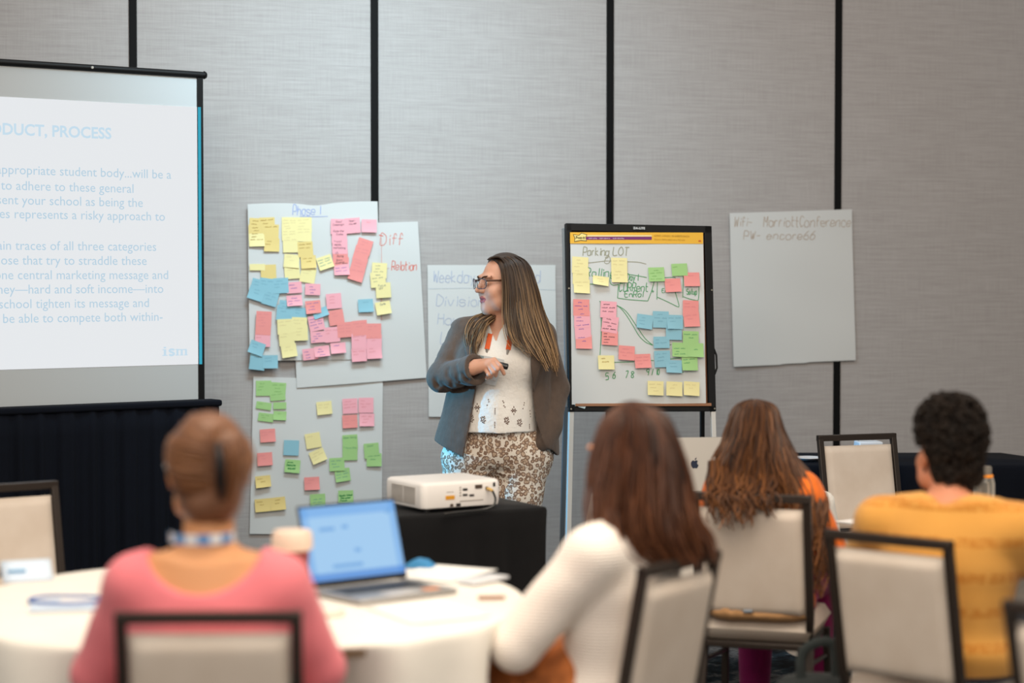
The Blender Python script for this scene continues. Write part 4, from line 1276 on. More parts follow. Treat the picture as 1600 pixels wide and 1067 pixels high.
# ------------------------------------------------------------------ sculpting: smooth unions of simple solids meshed into one surface
class Field:
    def __init__(s, lo, hi, h):
        s.lo, s.h = np.array(lo, float), h
        n = np.ceil((np.array(hi, float) - s.lo) / h).astype(int) + 1
        s.n = n
        s.ax = [(s.lo[i] + h * np.arange(n[i])).astype(np.float32) for i in range(3)]
        s.d = np.full(tuple(n), 0.25, np.float32)

    def win(s, lo, hi, pad):
        sl = []
        for i in range(3):
            a = int(max(0, math.floor((lo[i] - pad - s.lo[i]) / s.h)))
            b = int(min(s.n[i], math.ceil((hi[i] + pad - s.lo[i]) / s.h) + 1))
            if b <= a: return None
            sl.append(slice(a, b))
        return tuple(sl)

    def xyz(s, sl):
        return (s.ax[0][sl[0]][:, None, None], s.ax[1][sl[1]][None, :, None], s.ax[2][sl[2]][None, None, :])

    def put(s, fn, lo, hi, k=0.0, op='u', pad=None):
        sl = s.win(lo, hi, (k + 4 * s.h) if pad is None else pad)
        if sl is None: return
        v = fn(*s.xyz(sl)).astype(np.float32)
        a = s.d[sl]
        if op == 'u':
            r = np.minimum(a, v)
            if k > 0:
                hh = np.maximum(k - np.abs(a - v), 0) / k
                r = r - hh * hh * k * 0.25
        elif op == 's':
            r = np.maximum(a, -v)
            if k > 0:
                hh = np.maximum(k - np.abs(a + v), 0) / k
                r = r + hh * hh * k * 0.25
        else:
            r = np.maximum(a, v)
        s.d[sl] = r

    def prims(s, lst, off=0.0, op='u'):
        for p in lst:
            if p[0] == 'c':
                _, a, b, ra, rb, k = p
                a, b = np.array(a, float), np.array(b, float)
                ra, rb = ra + off, rb + off
                R = max(ra, rb)

                def fn(x, y, z, a=a, b=b, ra=ra, rb=rb):
                    ab = b - a
                    L2 = max(float(ab @ ab), 1e-9)
                    t = np.clip(((x - a[0]) * ab[0] + (y - a[1]) * ab[1] + (z - a[2]) * ab[2]) / L2, 0, 1)
                    return np.sqrt((x - a[0] - t * ab[0]) ** 2 + (y - a[1] - t * ab[1]) ** 2 + (z - a[2] - t * ab[2]) ** 2) - (ra + (rb - ra) * t)
                s.put(fn, np.minimum(a, b) - R, np.maximum(a, b) + R, k, op)
            elif p[0] == 'e':
                _, c, r, R3, k = p
                r = np.array(r, float) + off
                M = np.array(R3.inverted()) if R3 is not None else np.eye(3)
                mr = float(max(r))

                def fn(x, y, z, c=c, r=r, M=M):
                    X, Y, Z = x - c[0], y - c[1], z - c[2]
                    q = [(M[i][0] * X + M[i][1] * Y + M[i][2] * Z) for i in range(3)]
                    k0 = np.sqrt(sum((q[i] / r[i]) ** 2 for i in range(3)))
                    k1 = np.sqrt(sum((q[i] / r[i] ** 2) ** 2 for i in range(3))) + 1e-9
                    return k0 * (k0 - 1) / k1
                s.put(fn, np.array(c) - mr, np.array(c) + mr, k, op)
            elif p[0] == 'l':
                _, secs, k = p
                secs = sorted(secs)
                zs = np.array([q[0] for q in secs])
                rx = max(abs(q[1]) + q[3] for q in secs) + off
                ry = max(abs(q[2]) + q[4] for q in secs) + off

                def fn(x, y, z, secs=secs, zs=zs):
                    zz = z.ravel()
                    zi = np.clip(zz, zs[0], zs[-1])
                    # smooth interpolation of the sections
                    def ip(j):
                        return _cr(zs, np.array([q[j] for q in secs]), zi)[None, None, :]
                    cx, cy, ax_, ay_ = ip(1), ip(2), ip(3) + off, ip(4) + off
                    e = np.sqrt(((x - cx) / ax_) ** 2 + ((y - cy) / ay_) ** 2)
                    d = (e - 1) * np.minimum(ax_, ay_)
                    dz = np.maximum(zs[0] - off - z, z - zs[-1] - off)
                    return np.maximum(d, dz)
                s.put(fn, (-rx, -ry, zs[0] - off), (rx, ry, zs[-1] + off), k, op)

    def noise(s, amp, f, seed=1, squash=(1, 1, 1)):
        rg = np.random.RandomState(seed)
        x, y, z = s.ax[0][:, None, None], s.ax[1][None, :, None], s.ax[2][None, None, :]
        acc = 0
        for i in range(5):
            v = rg.normal(size=3)
            v = v / np.linalg.norm(v) * f * rg.uniform(0.6, 1.5) * np.array(squash)
            acc = acc + np.sin(v[0] * x + v[1] * y + v[2] * z + rg.uniform(0, 6.28) + 0.8 * np.sin(f * 0.5 * (x * rg.normal() + z * rg.normal())))
        s.d += (amp * acc / 3).astype(np.float32)

    def mesh(s, name, mats, parent, matfn=None, warp=None):
        g = openvdb.FloatGrid(background=0.25)
        g.copyFromArray(np.ascontiguousarray(s.d))
        pts, quads = g.convertToQuads(isovalue=0.0)
        pts = pts * s.h + s.lo
        if warp is not None: pts = warp(pts)
        me = bpy.data.meshes.new(name)
        nq = len(quads)
        me.vertices.add(len(pts)); me.vertices.foreach_set('co', pts.astype(np.float32).ravel())
        me.loops.add(nq * 4); me.loops.foreach_set('vertex_index', quads[:, ::-1].astype(np.int32).ravel())
        me.polygons.add(nq); me.polygons.foreach_set('loop_start', np.arange(0, nq * 4, 4, dtype=np.int32))
        me.polygons.foreach_set('use_smooth', np.ones(nq, bool))
        if not isinstance(mats, (list, tuple)): mats = [mats]
        for m_ in mats: me.materials.append(m_)
        me.update(calc_edges=True)
        cen = pts[quads].mean(1)
        # outward faces
        vol = np.einsum('ij,ij->i', pts[quads[:, 3]], np.cross(pts[quads[:, 2]], pts[quads[:, 1]])).sum()
        if vol < 0: me.flip_normals()
        if matfn is not None:
            me.polygons.foreach_set('material_index', matfn(cen).astype(np.int32))
        me.update()
        o = bpy.data.objects.new(name, me)
        link(o, parent)
        return o


def _cr(xs, ys, q):
    """monotone-ish cubic interpolation"""
    m_ = np.gradient(ys, xs)
    i = np.clip(np.searchsorted(xs, q) - 1, 0, len(xs) - 2)
    h = xs[i + 1] - xs[i]
    t = (q - xs[i]) / h
    return (2 * t ** 3 - 3 * t ** 2 + 1) * ys[i] + (t ** 3 - 2 * t ** 2 + t) * h * m_[i] + (-2 * t ** 3 + 3 * t ** 2) * ys[i + 1] + (t ** 3 - t ** 2) * h * m_[i + 1]


def polysdf(poly):
    """signed distance to a polygon in the XZ plane, broadcast over y"""
    P = np.array(poly, float)

    def fn(x, z):
        d = np.full(np.broadcast(x, z).shape, 1e9)
        sgn = np.ones_like(d)
        n = len(P)
        for i in range(n):
            a, b = P[i], P[i - 1]
            ex, ez = b[0] - a[0], b[1] - a[1]
            wx, wz = x - a[0], z - a[1]
            t = np.clip((wx * ex + wz * ez) / (ex * ex + ez * ez + 1e-12), 0, 1)
            d = np.minimum(d, (wx - ex * t) ** 2 + (wz - ez * t) ** 2)
            c1, c2, c3 = z >= a[1], z < b[1], ex * wz > ez * wx
            sgn = np.where((c1 & c2 & c3) | (~c1 & ~c2 & ~c3), -sgn, sgn)
        return sgn * np.sqrt(d)
    return fn


# ------------------------------------------------------------------ heads and hands
def head_prims(c, R, sc=1.0, female=True):
    c = Vector(c)

    def q(x, y, z): return tuple(c + R @ Vector((x * sc, y * sc, z * sc)))
    def r(*v): return tuple(i * sc for i in v)
    add = [('e', q(0, -0.012, 0.022), r(0.074, 0.094, 0.090), R, 0.0),
           ('e', q(0, 0.032, -0.040), r(0.061, 0.064, 0.085), R, 0.03 * sc),
           ('e', q(0, 0.050, -0.086), r(0.043, 0.045, 0.036), R, 0.03 * sc),
           ('e', q(0, 0.077, -0.110), r(0.024, 0.022, 0.020), R, 0.025 * sc)]
    for s_ in (-1, 1):
        add += [('e', q(s_ * 0.040, 0.064, -0.040), r(0.026, 0.026, 0.028), R, 0.02 * sc),
                ('e', q(s_ * 0.032, 0.081, 0.027), r(0.027, 0.012, 0.009), R, 0.016 * sc),
                ('e', q(s_ * 0.052, 0.028, -0.082), r(0.020, 0.040, 0.026), R, 0.025 * sc)]
    add += [('c', q(0, 0.092, 0.012), q(0, 0.117, -0.027), 0.0080 * sc, 0.0112 * sc, 0.012 * sc),
            ('e', q(0.010, 0.103, -0.032), r(0.009, 0.010, 0.008), R, 0.006 * sc),
            ('e', q(-0.010, 0.103, -0.032), r(0.009, 0.010, 0.008), R, 0.006 * sc)]
    sub = [('e', q(s_ * 0.032, 0.101, 0.003), r(0.018, 0.014, 0.011), R, 0.012 * sc) for s_ in (-1, 1)]
    post = [('e', q(0, 0.095, -0.0590), r(0.024, 0.0105, 0.0055), R, 0.006 * sc),
            ('e', q(0, 0.093, -0.0735), r(0.021, 0.0105, 0.0065), R, 0.006 * sc)]
    for s_ in (-1, 1):
        post.append(('e', q(s_ * 0.032, 0.0795, 0.002), r(0.0150, 0.0135, 0.0130), R, 0.004 * sc))
        E = R @ Matrix.Rotation(s_ * 0.35, 3, 'Z')
        post.append(('e', q(s_ * 0.079, -0.012, -0.012), r(0.009, 0.020, 0.032), E, 0.006 * sc))
        post.append(('e', q(s_ * 0.077, -0.004, -0.036), r(0.008, 0.010, 0.012), E, 0.006 * sc))
    mouth = [('e', q(0, 0.105, -0.0663), r(0.018, 0.014, 0.0028), R, 0.002 * sc)]
    return add, sub, post, mouth


def add_head(F, c, R, sc=1.0, neck=None, mouth_open=False):
    a, s_, p, m_ = head_prims(c, R, sc)
    if neck: F.prims(neck)
    F.prims(a); F.prims(s_, op='s'); F.prims(p); F.prims(m_, op='s')


def lips_at(c, R, sc):
    c = Vector(c)
    Ri = np.array(R.inverted())

    def fn(cen):
        l = (cen - np.array(c)) @ Ri.T / sc
        e = ((l[:, 0]) / 0.026) ** 2 + ((l[:, 2] + 0.0663) / 0.0145) ** 2
        return (e < 1) & (l[:, 1] > 0.088)
    return fn


def hand_prims(wr, fd, pn, sc=1.0, curl=(0.5, 0.6, 0.5), thumb_side=1):
    wr, fd, pn = Vector(wr), Vector(fd).normalized(), Vector(pn).normalized()
    pn = (pn - fd * pn.dot(fd)).normalized()
    sd = fd.cross(pn).normalized() * thumb_side
    out = []
    for i, (o, kl, L) in enumerate(((0.030, 0.086, 0.074), (0.010, 0.090, 0.084), (-0.011, 0.086, 0.077), (-0.030, 0.078, 0.060))):
        b = wr + sd * o * 0.6 * sc + fd * 0.012 * sc
        k = wr + sd * o * sc + fd * kl * sc
        out.append(('c', tuple(b), tuple(k), 0.0165 * sc, 0.0125 * sc, 0.012))
        ang, p = 0.0, k
        for j, fr in enumerate((0.46, 0.30, 0.24)):
            ang += curl[j]
            n = p + (fd * math.cos(ang) + pn * math.sin(ang)) * L * fr * sc
            out.append(('c', tuple(p), tuple(n), (0.0098 - 0.0008 * j) * sc, (0.0092 - 0.0009 * j) * sc, 0.003))
            p = n
    t0 = wr + sd * 0.018 * sc + fd * 0.02 * sc
    t1 = t0 + (fd * 0.6 + sd * 0.65 + pn * 0.35).normalized() * 0.045 * sc
    t2 = t1 + (fd * 0.85 + sd * 0.2 + pn * 0.45).normalized() * 0.033 * sc
    t3 = t2 + (fd * 0.9 - sd * 0.1 + pn * 0.5).normalized() * 0.026 * sc
    out += [('c', tuple(t0), tuple(t1), 0.017 * sc, 0.012 * sc, 0.012), ('c', tuple(t1), tuple(t2), 0.0115 * sc, 0.0105 * sc, 0.003), ('c', tuple(t2), tuple(t3), 0.0105 * sc, 0.0085 * sc, 0.003)]
    return out


# ------------------------------------------------------------------ hair
def hair_mat(name, cols, gradient=None, rough=0.45):
    """cols: sRGB stops picked per lock; gradient=(z0, z1, rgb, amount): lighter lengths"""
    m_ = mat(name, cols[0], rough, spec=0.25)
    t_ = NT(m_)
    g = t_.n('ShaderNodeNewGeometry')
    st = [(i / max(1, len(cols) - 1), lin(c)) for i, c in enumerate(cols)]
    c_ = t_.ramp(g.outputs['Random Per Island'], st)
    nz = t_.noise(t_.coord((60, 60, 3)), 3, 2)
    c_ = t_.mix(t_.math('MULTIPLY', nz, 0.45), c_, lin(tuple(v * 0.55 for v in cols[0])))
    if gradient:
        z0, z1, rgb, am = gradient
        tc = t_.n('ShaderNodeTexCoord')
        sp_ = t_.n('ShaderNodeSeparateXYZ', inp={0: tc.outputs['Object']})
        mr = t_.n('ShaderNodeMapRange', inp={0: sp_.outputs[2], 1: z0, 2: z1, 3: am, 4: 0.0})
        rs_ = t_.n('ShaderNodeMapRange', inp={0: t_.math('FRACT', t_.math('MULTIPLY', g.outputs['Random Per Island'], 7.31)), 1: 0.42, 2: 0.85, 3: 0.06, 4: 1.15})
        rnd = t_.math('MULTIPLY', mr.outputs[0], rs_.outputs[0], True)
        c_ = t_.mix(rnd, c_, lin(rgb))
    t_.color(c_)
    return m_


def locks(m, guides, n, rg, r0=0.006, r1=0.0015, jit=0.006, wave=0.0, wfreq=14, seg=14, flat=1.0, emin=0.82):
    """hair locks swept between neighbouring guide curves; guides: lists of points of equal length"""
    G = [[Vector(p) for p in g] for g in guides]
    for i in range(n):
        t_ = (i + rg.random()) / n * (len(G) - 1)
        a = min(int(t_), len(G) - 2)
        f_ = t_ - a
        j = Vector((rg.gauss(0, jit), rg.gauss(0, jit), rg.gauss(0, jit)))
        pts = [G[a][k].lerp(G[a + 1][k], f_) + j * (0.35 + 0.9 * k / len(G[a])) for k in range(len(G[a]))]
        end = rg.uniform(emin, 1.0)
        pts = [Vector(p) for p in smooth_line([tuple(p) for p in pts], max(2, seg // max(1, len(pts) - 1)))]
        pts = pts[:max(4, int(len(pts) * end))]
        ph = rg.uniform(0, 6.28)
        amp = wave * rg.uniform(0.5, 1.2)
        L = 0.0
        out, rs = [], []
        for k, p in enumerate(pts):
            if k: L += (p - pts[k - 1]).length
            u = k / (len(pts) - 1)
            w_ = amp * min(1, u * 1.6)
            out.append(p + Vector((math.sin(L * wfreq + ph), math.cos(L * wfreq * 0.9 + ph), 0)) * w_)
            rs.append((r0 * (1 - u) + r1 * u) * (0.55 + 0.45 * math.sin(min(1, u * 4 + 0.15) * PI / 2)) * rg.uniform(0.9, 1.1))
        m.tube(out, rs, 5, cap=True)
    return m


def skin_mat(name, rgb):
    m_ = mat(name, rgb, 0.5, spec=0.35)
    b_ = m_.node_tree.nodes['Principled BSDF']
    b_.inputs['Subsurface Weight'].default_value = 0.12
    b_.inputs['Subsurface Radius'].default_value = (0.02, 0.008, 0.005)
    b_.inputs['Subsurface Scale'].default_value = 0.4
    return m_


# ------------------------------------------------------------------ the presenter
PY = 8.62
PS = FPX / PY
pres = thing('person', 'woman in taupe blazer and leopard print trousers standing and looking aside', 'person', ((775 - 800) / PS, PY, 0))


def L(px, py, y=0.0):
    """photo position on the presenter's own upright plane -> her local frame (y towards the wall)"""
    k = (PY + y) / FPX
    return Vector(((px - 800) * k - pres.location.x, y, CAM_Z + (HORIZON - py) * k))


sk_p = skin_mat('skin_presenter', (212, 158, 132))
lip_p = mat('lips', (176, 92, 88), 0.45)
hc = L(785, 441, -0.01)
hR = Matrix.Rotation(math.radians(117), 3, 'Z') @ Matrix.Rotation(math.radians(-3), 3, 'X')
HS = 1.04
S1, E1, W1 = L(724, 519, 0.02), L(690, 590, -0.10), L(738, 576, -0.236)
S2, E2, W2 = L(846, 524, 0.02), L(868, 606, 0.06), L(853, 664, -0.02)


def sec(py, x0_, x1_, cy, ry):
    a, b = L(x0_, py, cy), L(x1_, py, cy)
    return (a.z, (a.x + b.x) / 2, cy, (b.x - a.x) / 2, ry)


torso = [('l', [sec(735, 730, 824, 0.02, 0.09), sec(712, 706, 846, 0.02, 0.125), sec(700, 704, 848, 0.02, 0.13), sec(660, 718, 838, 0.01, 0.12), sec(620, 722, 836, 0.0, 0.125),
                sec(575, 722, 842, 0.0, 0.13), sec(540, 724, 845, 0.01, 0.115), sec(512, 740, 830, 0.02, 0.070), sec(503, 760, 810, 0.02, 0.045)], 0.02)]
bust = [('e', tuple(L(752, 568, -0.085)), (0.075, 0.07, 0.075), None, 0.04), ('e', tuple(L(812, 568, -0.085)), (0.075, 0.07, 0.075), None, 0.04),
        ('e', tuple(L(780, 640, -0.06)), (0.13, 0.08, 0.10), None, 0.05)]
arms = [('c', tuple(S1), tuple(E1), 0.040, 0.042, 0.02), ('c', tuple(E1), tuple(W1), 0.042, 0.027, 0.015),
        ('c', tuple(S2), tuple(E2), 0.040, 0.042, 0.02), ('c', tuple(E2), tuple(W2), 0.040, 0.027, 0.015),
        ('c', tuple(L(770, 508, 0.02)), tuple(S1), 0.042, 0.036, 0.04), ('c', tuple(L(800, 508, 0.02)), tuple(S2), 0.042, 0.036, 0.04)]
HL, KL, AL = L(736, 735, 0.01), L(738, 850, 0.02), L(742, 975, 0.05)
HR_, KR, AR = L(812, 730, 0.01), L(806, 850, -0.01), L(806, 975, 0.02)
legs = [('c', tuple(HL), tuple(KL), 0.098, 0.062, 0.03), ('c', tuple(KL), tuple(AL), 0.060, 0.042, 0.03),
        ('c', tuple(HR_), tuple(KR), 0.098, 0.062, 0.03), ('c', tuple(KR), tuple(AR), 0.060, 0.042, 0.03)]
for A__ in (AL, AR):
    f0 = Vector((A__.x, A__.y, 0.035))
    legs += [('c', tuple(A__), tuple(f0), 0.038, 0.034, 0.02), ('c', tuple(f0), tuple(f0 + Vector((0.005, -0.15, -0.008))), 0.034, 0.024, 0.02)]
fk = 0.0088
fing = []
for K_, P_, T_, r_ in (((772, 562.5, -.262), (781.5, 571.5, -.288), (787.5, 584, -.272), 0.0100), ((767, 566.5, -.268), (776.5, 577, -.292), (774.5, 587, -.268), 0.0102),
                       ((762.5, 571, -.268), (770.5, 581.5, -.288), (766.5, 590, -.264), 0.0098), ((757.5, 575.5, -.262), (763.5, 585.5, -.280), (760, 592, -.258), 0.0088)):
    k_, p_, t_ = L(*K_), L(*P_), L(*T_)
    fing += [('c', tuple(W1), tuple(k_), 0.024, 0.0125, 0.010), ('c', tuple(k_), tuple(p_), r_ * 1.1, r_, 0.002), ('c', tuple(p_), tuple(t_), r_, r_ * 0.82, 0.0015)]
fing += [('c', tuple(L(742, 567, -.235)), tuple(L(764, 564, -.225)), 0.016, 0.012, 0.01), ('c', tuple(L(764, 564, -.225)), tuple(L(779, 568, -.232)), 0.0115, 0.0095, 0.003)]
fing += [('c', tuple(W2), tuple(L(847, 686, -0.04)), 0.026, 0.022, 0.01)] + hand_prims(W2, (-0.16, -0.1, -1), (-1, 0.2, 0), 0.8, (0.5, 0.8, 0.6))
F = Field((-0.36, -0.33, -0.005), (0.36, 0.24, 1.78), 0.0042)
F.prims(torso); F.prims(bust); F.prims(legs); F.prims(arms)
add_head(F, hc, hR, HS, [('c', tuple(L(783, 512, 0.02)), tuple(hc + Vector((0.012, 0.015, -0.06))), 0.066, 0.056, 0.035)])
F.prims(fing)
lf_ = lips_at(hc, hR, HS)
body = F.mesh('body', [sk_p, lip_p], pres, lambda c_: lf_(c_))


def hpt(x, y, z): return hc + hR @ (Vector((x, y, z)) * HS)


m_eye, m_iris = mat('eye_white', (232, 226, 222), 0.25, spec=0.6), mat('iris', (64, 44, 34), 0.2, spec=0.6)
for s_ in (-1, 1):
    m = MB()
    ec = hpt(s_ * 0.032, 0.0815, 0.002)
    look = (hR @ Vector((0.12, 1, 0.0))).normalized()
    m.lathe([(0.0001, -0.0125)] + [(0.0125 * math.sin(a), -0.0125 * math.cos(a)) for a in np.linspace(0.3, PI - 0.3, 9)] + [(0.0001, 0.0125)], 20)
    e = m.build('eye', [m_eye, m_iris], pres, auto=False)
    e.rotation_euler = look.to_track_quat('Z', 'Y').to_euler()
    e.location = ec
    for p in e.data.polygons:
        if p.center.z > 0.0105: p.material_index = 1
    bm_ = MB()
    for k in range(14):
        u = k / 13
        x = s_ * (0.016 + 0.034 * u)
        p0 = hpt(x, 0.1015 - 0.020 * u * u, 0.0225 + 0.006 * math.sin(u * 2.6))
        bm_.tube([p0, hpt(x + s_ * 0.009, 0.1005 - 0.022 * u, 0.026 + 0.005 * math.sin(u * 2.4))], [0.0036, 0.0014], 5)
    bm_.build('eyebrow', mat('brow', (70, 48, 36), 0.8, spec=0.1), pres)

# trousers
m_leo = mat('leopard_cloth', (226, 214, 196), 0.75, spec=0.2)
t = NT(m_leo)
v0 = t.coord((1, 0.8, 0.95))
wn = t.n('ShaderNodeTexNoise', inp={'Vector': v0, 'Scale': 26.0, 'Detail': 2.0})
vv = t.n('ShaderNodeVectorMath', operation='ADD', inp={0: v0})
sc_ = t.n('ShaderNodeVectorMath', operation='SCALE', inp={0: wn.outputs['Color'], 'Scale': 0.010})
t.link(sc_.outputs[0], vv.inputs[1])
vo = t.n('ShaderNodeTexVoronoi', feature='F1', inp={'Vector': vv.outputs[0], 'Scale': 58.0, 'Randomness': 0.9})
vd = t.n('ShaderNodeTexVoronoi', feature='DISTANCE_TO_EDGE', inp={'Vector': vv.outputs[0], 'Scale': 58.0, 'Randomness': 0.9})
brk = t.noise(v0, 70, 2)
dn = t.math('ADD', vo.outputs['Distance'], t.math('MULTIPLY', t.math('SUBTRACT', brk, 0.5), 0.20))
blob = t.math('LESS_THAN', dn, 0.57)
core = t.math('LESS_THAN', dn, 0.31)
gap = t.math('GREATER_THAN', t.noise(v0, 95, 1), 0.63)
c_ = t.mix(blob, lin((228, 217, 203)), lin((134, 108, 91)))
c_ = t.mix(t.math('MULTIPLY', blob, t.math('MAXIMUM', core, gap)), c_, lin((190, 165, 142)))
v2 = t.n('ShaderNodeTexVoronoi', feature='F1', inp={'Vector': vv.outputs[0], 'Scale': 85.0})
sp2 = t.math('MULTIPLY', t.math('LESS_THAN', v2.outputs['Distance'], 0.22), t.math('GREATER_THAN', dn, 0.66))
c_ = t.mix(sp2, c_, lin((132, 106, 90)))
t.color(c_)
hips = [('l', [sec(733, 700, 852, 0.02, 0.12), sec(724, 695, 858, 0.018, 0.150), sec(712, 693, 861, 0.015, 0.163), sec(695, 698, 857, 0.01, 0.163), sec(665, 712, 843, 0.0, 0.15), sec(655, 714, 841, 0.0, 0.145)], 0.03)]
FT = Field((-0.32, -0.26, 0.02), (0.34, 0.26, 1.06), 0.0055)
FT.prims(hips)
tl = [('c', tuple(L(732, 722, -0.015)), tuple(L(734, 770, 0.0)), 0.108, 0.108, 0.05), ('c', tuple(L(734, 770, 0.0)), tuple(L(737, 860, 0.02)), 0.108, 0.088, 0.03), ('c', tuple(L(737, 860, 0.02)), tuple(L(741, 985, 0.05)), 0.088, 0.068, 0.02),
      ('c', tuple(L(818, 715, -0.015)), tuple(L(810, 770, -0.015)), 0.116, 0.108, 0.05), ('c', tuple(L(810, 770, -0.015)), tuple(L(804, 860, -0.01)), 0.108, 0.088, 0.012), ('c', tuple(L(804, 860, -0.01)), tuple(L(805, 985, 0.02)), 0.088, 0.070, 0.02)]
FT.prims(tl)
# creases running from the crotch to the hips
for p, q_ in (((772, 733), (745, 716)), ((772, 733), (728, 700)), ((774, 735), (812, 742)), ((772, 736), (771, 775))):
    FT.prims([('c', tuple(L(p[0], p[1], -0.165)), tuple(L(q_[0], q_[1], -0.172)), 0.007, 0.004, 0.012)], op='s')
FT.noise(0.0012, 38, 4, (0.6, 1, 1.4))
FT.put(lambda x, y, z: 0.045 - z + 0 * x + 0 * y, (-0.4, -0.3, 0.0), (0.4, 0.3, 0.06), 0, 'max')
FT.mesh('trousers', m_leo, pres)
for A__ in (AL, AR):
    FS_ = Field((A__.x - 0.09, A__.y - 0.26, -0.002), (A__.x + 0.09, A__.y + 0.12, 0.12), 0.005)
    FS_.prims([('c', (A__.x, A__.y + 0.01, 0.05), (A__.x + 0.005, A__.y - 0.15, 0.034), 0.046, 0.036, 0.01), ('e', (A__.x + 0.004, A__.y - 0.07, 0.012), (0.046, 0.15, 0.012), None, 0.01)])
    FS_.mesh('shoe', mat('shoe_tan', (120, 86, 62), 0.5), pres)

# white blouse with a V neck
m_blouse = mat('white_cotton', (236, 231, 224), 0.8, spec=0.15)
t = NT(m_blouse)
t.bump(t.noise(t.coord((1, 1, 1)), 55, 4, 0.6), 0.35, 0.012)
FB = Field((-0.33, -0.30, 0.90), (0.33, 0.24, 1.48), 0.0045)
FB.prims([('l', [sec(672, 708, 842, -0.01, 0.172), sec(650, 712, 842, -0.01, 0.166), sec(610, 716, 842, -0.01, 0.15), sec(575, 716, 848, 0.0, 0.150), sec(540, 718, 850, 0.01, 0.135),
                  sec(515, 732, 838, 0.02, 0.09), sec(497, 752, 816, 0.02, 0.068)], 0.02)])
FB.prims([('e', tuple(L(752, 566, -0.09)), (0.088, 0.082, 0.082), None, 0.05), ('e', tuple(L(812, 566, -0.09)), (0.088, 0.082, 0.082), None, 0.05)])
FB.prims([('c', tuple(L(770, 508, 0.02)), tuple(S1), 0.052, 0.040, 0.04), ('c', tuple(L(800, 508, 0.02)), tuple(S2), 0.052, 0.040, 0.04)])
vn = polysdf([(L(*p).x, L(*p).z) for p in [(756, 470), (762, 500), (769, 519), (775.5, 532), (781, 518), (790, 503), (806, 470)]])
FB.put(lambda x, y, z: np.maximum(vn(x, z), y - 0.01), (-0.2, -0.3, 1.2), (0.2, 0.02, 1.6), 0, 's')
FB.prims([('c', tuple(L(783, 494, 0.03)), tuple(L(785, 450, 0.03)), 0.066, 0.06, 0.0)], op='s')
FB.noise(0.0022, 30, 9, (1.2, 1, 0.5))
blouse = FB.mesh('blouse', m_blouse, pres)
bvh = BVHTree.FromPolygons([v.co for v in blouse.data.vertices], [p.vertices[:] for p in blouse.data.polygons])


def onto(px, py, lift=0.003):
    p = L(px, py, -0.2)
    cw = C0 - pres.location
    d = (p - cw).normalized()
    h = bvh.ray_cast(cw, d)
    if h[0] is None: return L(px, py, -0.15), Vector((0, -1, 0))
    return h[0] - d * lift, h[1]


m = MB()


def hole(px, py, rx, rz, rot=0.0):
    p, n = onto(px, py, 0.0012)
    k = 1 / PS
    a = Vector((1, 0, 0)) - n * n.x
    a.normalize()
    b = n.cross(a)
    if b.z < 0: b = -b
    ca, sa = math.cos(rot), math.sin(rot)
    vs = []
    for i in range(8):
        an = 2 * PI * i / 8
        u, v_ = rx * k * math.cos(an), rz * k * math.sin(an)
        vs.append(p + a * (u * ca - v_ * sa) + b * (u * sa + v_ * ca))
    m.add(vs, [tuple(range(8))])


def zz4(x, y): return 660 + x / 4.85, 580 + y / 4.85


for x, y in ((415, 275), (693, 298)):
    for dx, dy, r0 in ((0, -26, 0), (0, 28, 0), (-9, -8, .5), (9, -8, -.5), (-9, 10, -.5), (9, 10, .5), (-16, 1, 1.5), (16, 1, 1.5), (0, 1, 0)):
        a, b = zz4(x + dx, y + dy); hole(a, b, 0.85, 1.7, r0)
for x, y in ((500, 217), (503, 232), (490, 258), (610, 226), (616, 238), (618, 262), (626, 272), (773, 240), (770, 256), (762, 284), (815, 300), (818, 325), (820, 345)):
    a, b = zz4(x, y); hole(a, b, 1.0, 1.0)
for x, y0, n in ((550, 285, 4), (548, 388, 4), (812, 405, 3)):
    for k in range(n):
        a, b = zz4(x, y0 + k * 13); hole(a, b, 0.9, 1.0)
for x, y in ((372, 360), (460, 368), (640, 375), (738, 390)):
    rg = random.Random(int(x))
    for k in range(13):
        an = k * 2.4
        rr = 5 + 5.5 * math.sqrt(k)
        a, b = zz4(x + rr * math.cos(an) * 0.8, y + rr * math.sin(an) * 1.15); hole(a, b, 1.0, 1.2, an)
m.build('eyelet_embroidery', mat('eyelet_brown', (96, 66, 50), 0.8), blouse, smooth=False)

# taupe blazer
m_jkt = fabric('taupe_linen', (90, 76, 67), 0.85, 0.12, 40, sheen=0.15, wrinkle=0.35, wscale=14)
FJ = Field((-0.37, -0.34, 0.80), (0.37, 0.26, 1.50), 0.0048)
jk = [sec(730, 668, 872, 0.01, 0.205), sec(712, 671, 873, 0.01, 0.20), sec(680, 680, 872, 0.0, 0.195), sec(640, 692, 864, 0.0, 0.18), sec(600, 700, 860, 0.0, 0.172), sec(565, 702, 862, 0.0, 0.178),
      sec(535, 708, 862, 0.01, 0.155), sec(518, 716, 854, 0.02, 0.118), sec(505, 732, 838, 0.02, 0.088), sec(497, 752, 818, 0.02, 0.07)]
FJ.prims([('l', jk, 0.02)])
FJ.prims([('e', tuple(L(750, 566, -0.10)), (0.095, 0.085, 0.085), None, 0.06), ('e', tuple(L(815, 566, -0.10)), (0.095, 0.085, 0.085), None, 0.06)])
FJ.prims([('c', tuple(L(768, 508, 0.02)), tuple(S1), 0.058, 0.060, 0.03), ('c', tuple(L(802, 508, 0.02)), tuple(S2), 0.058, 0.060, 0.03)])
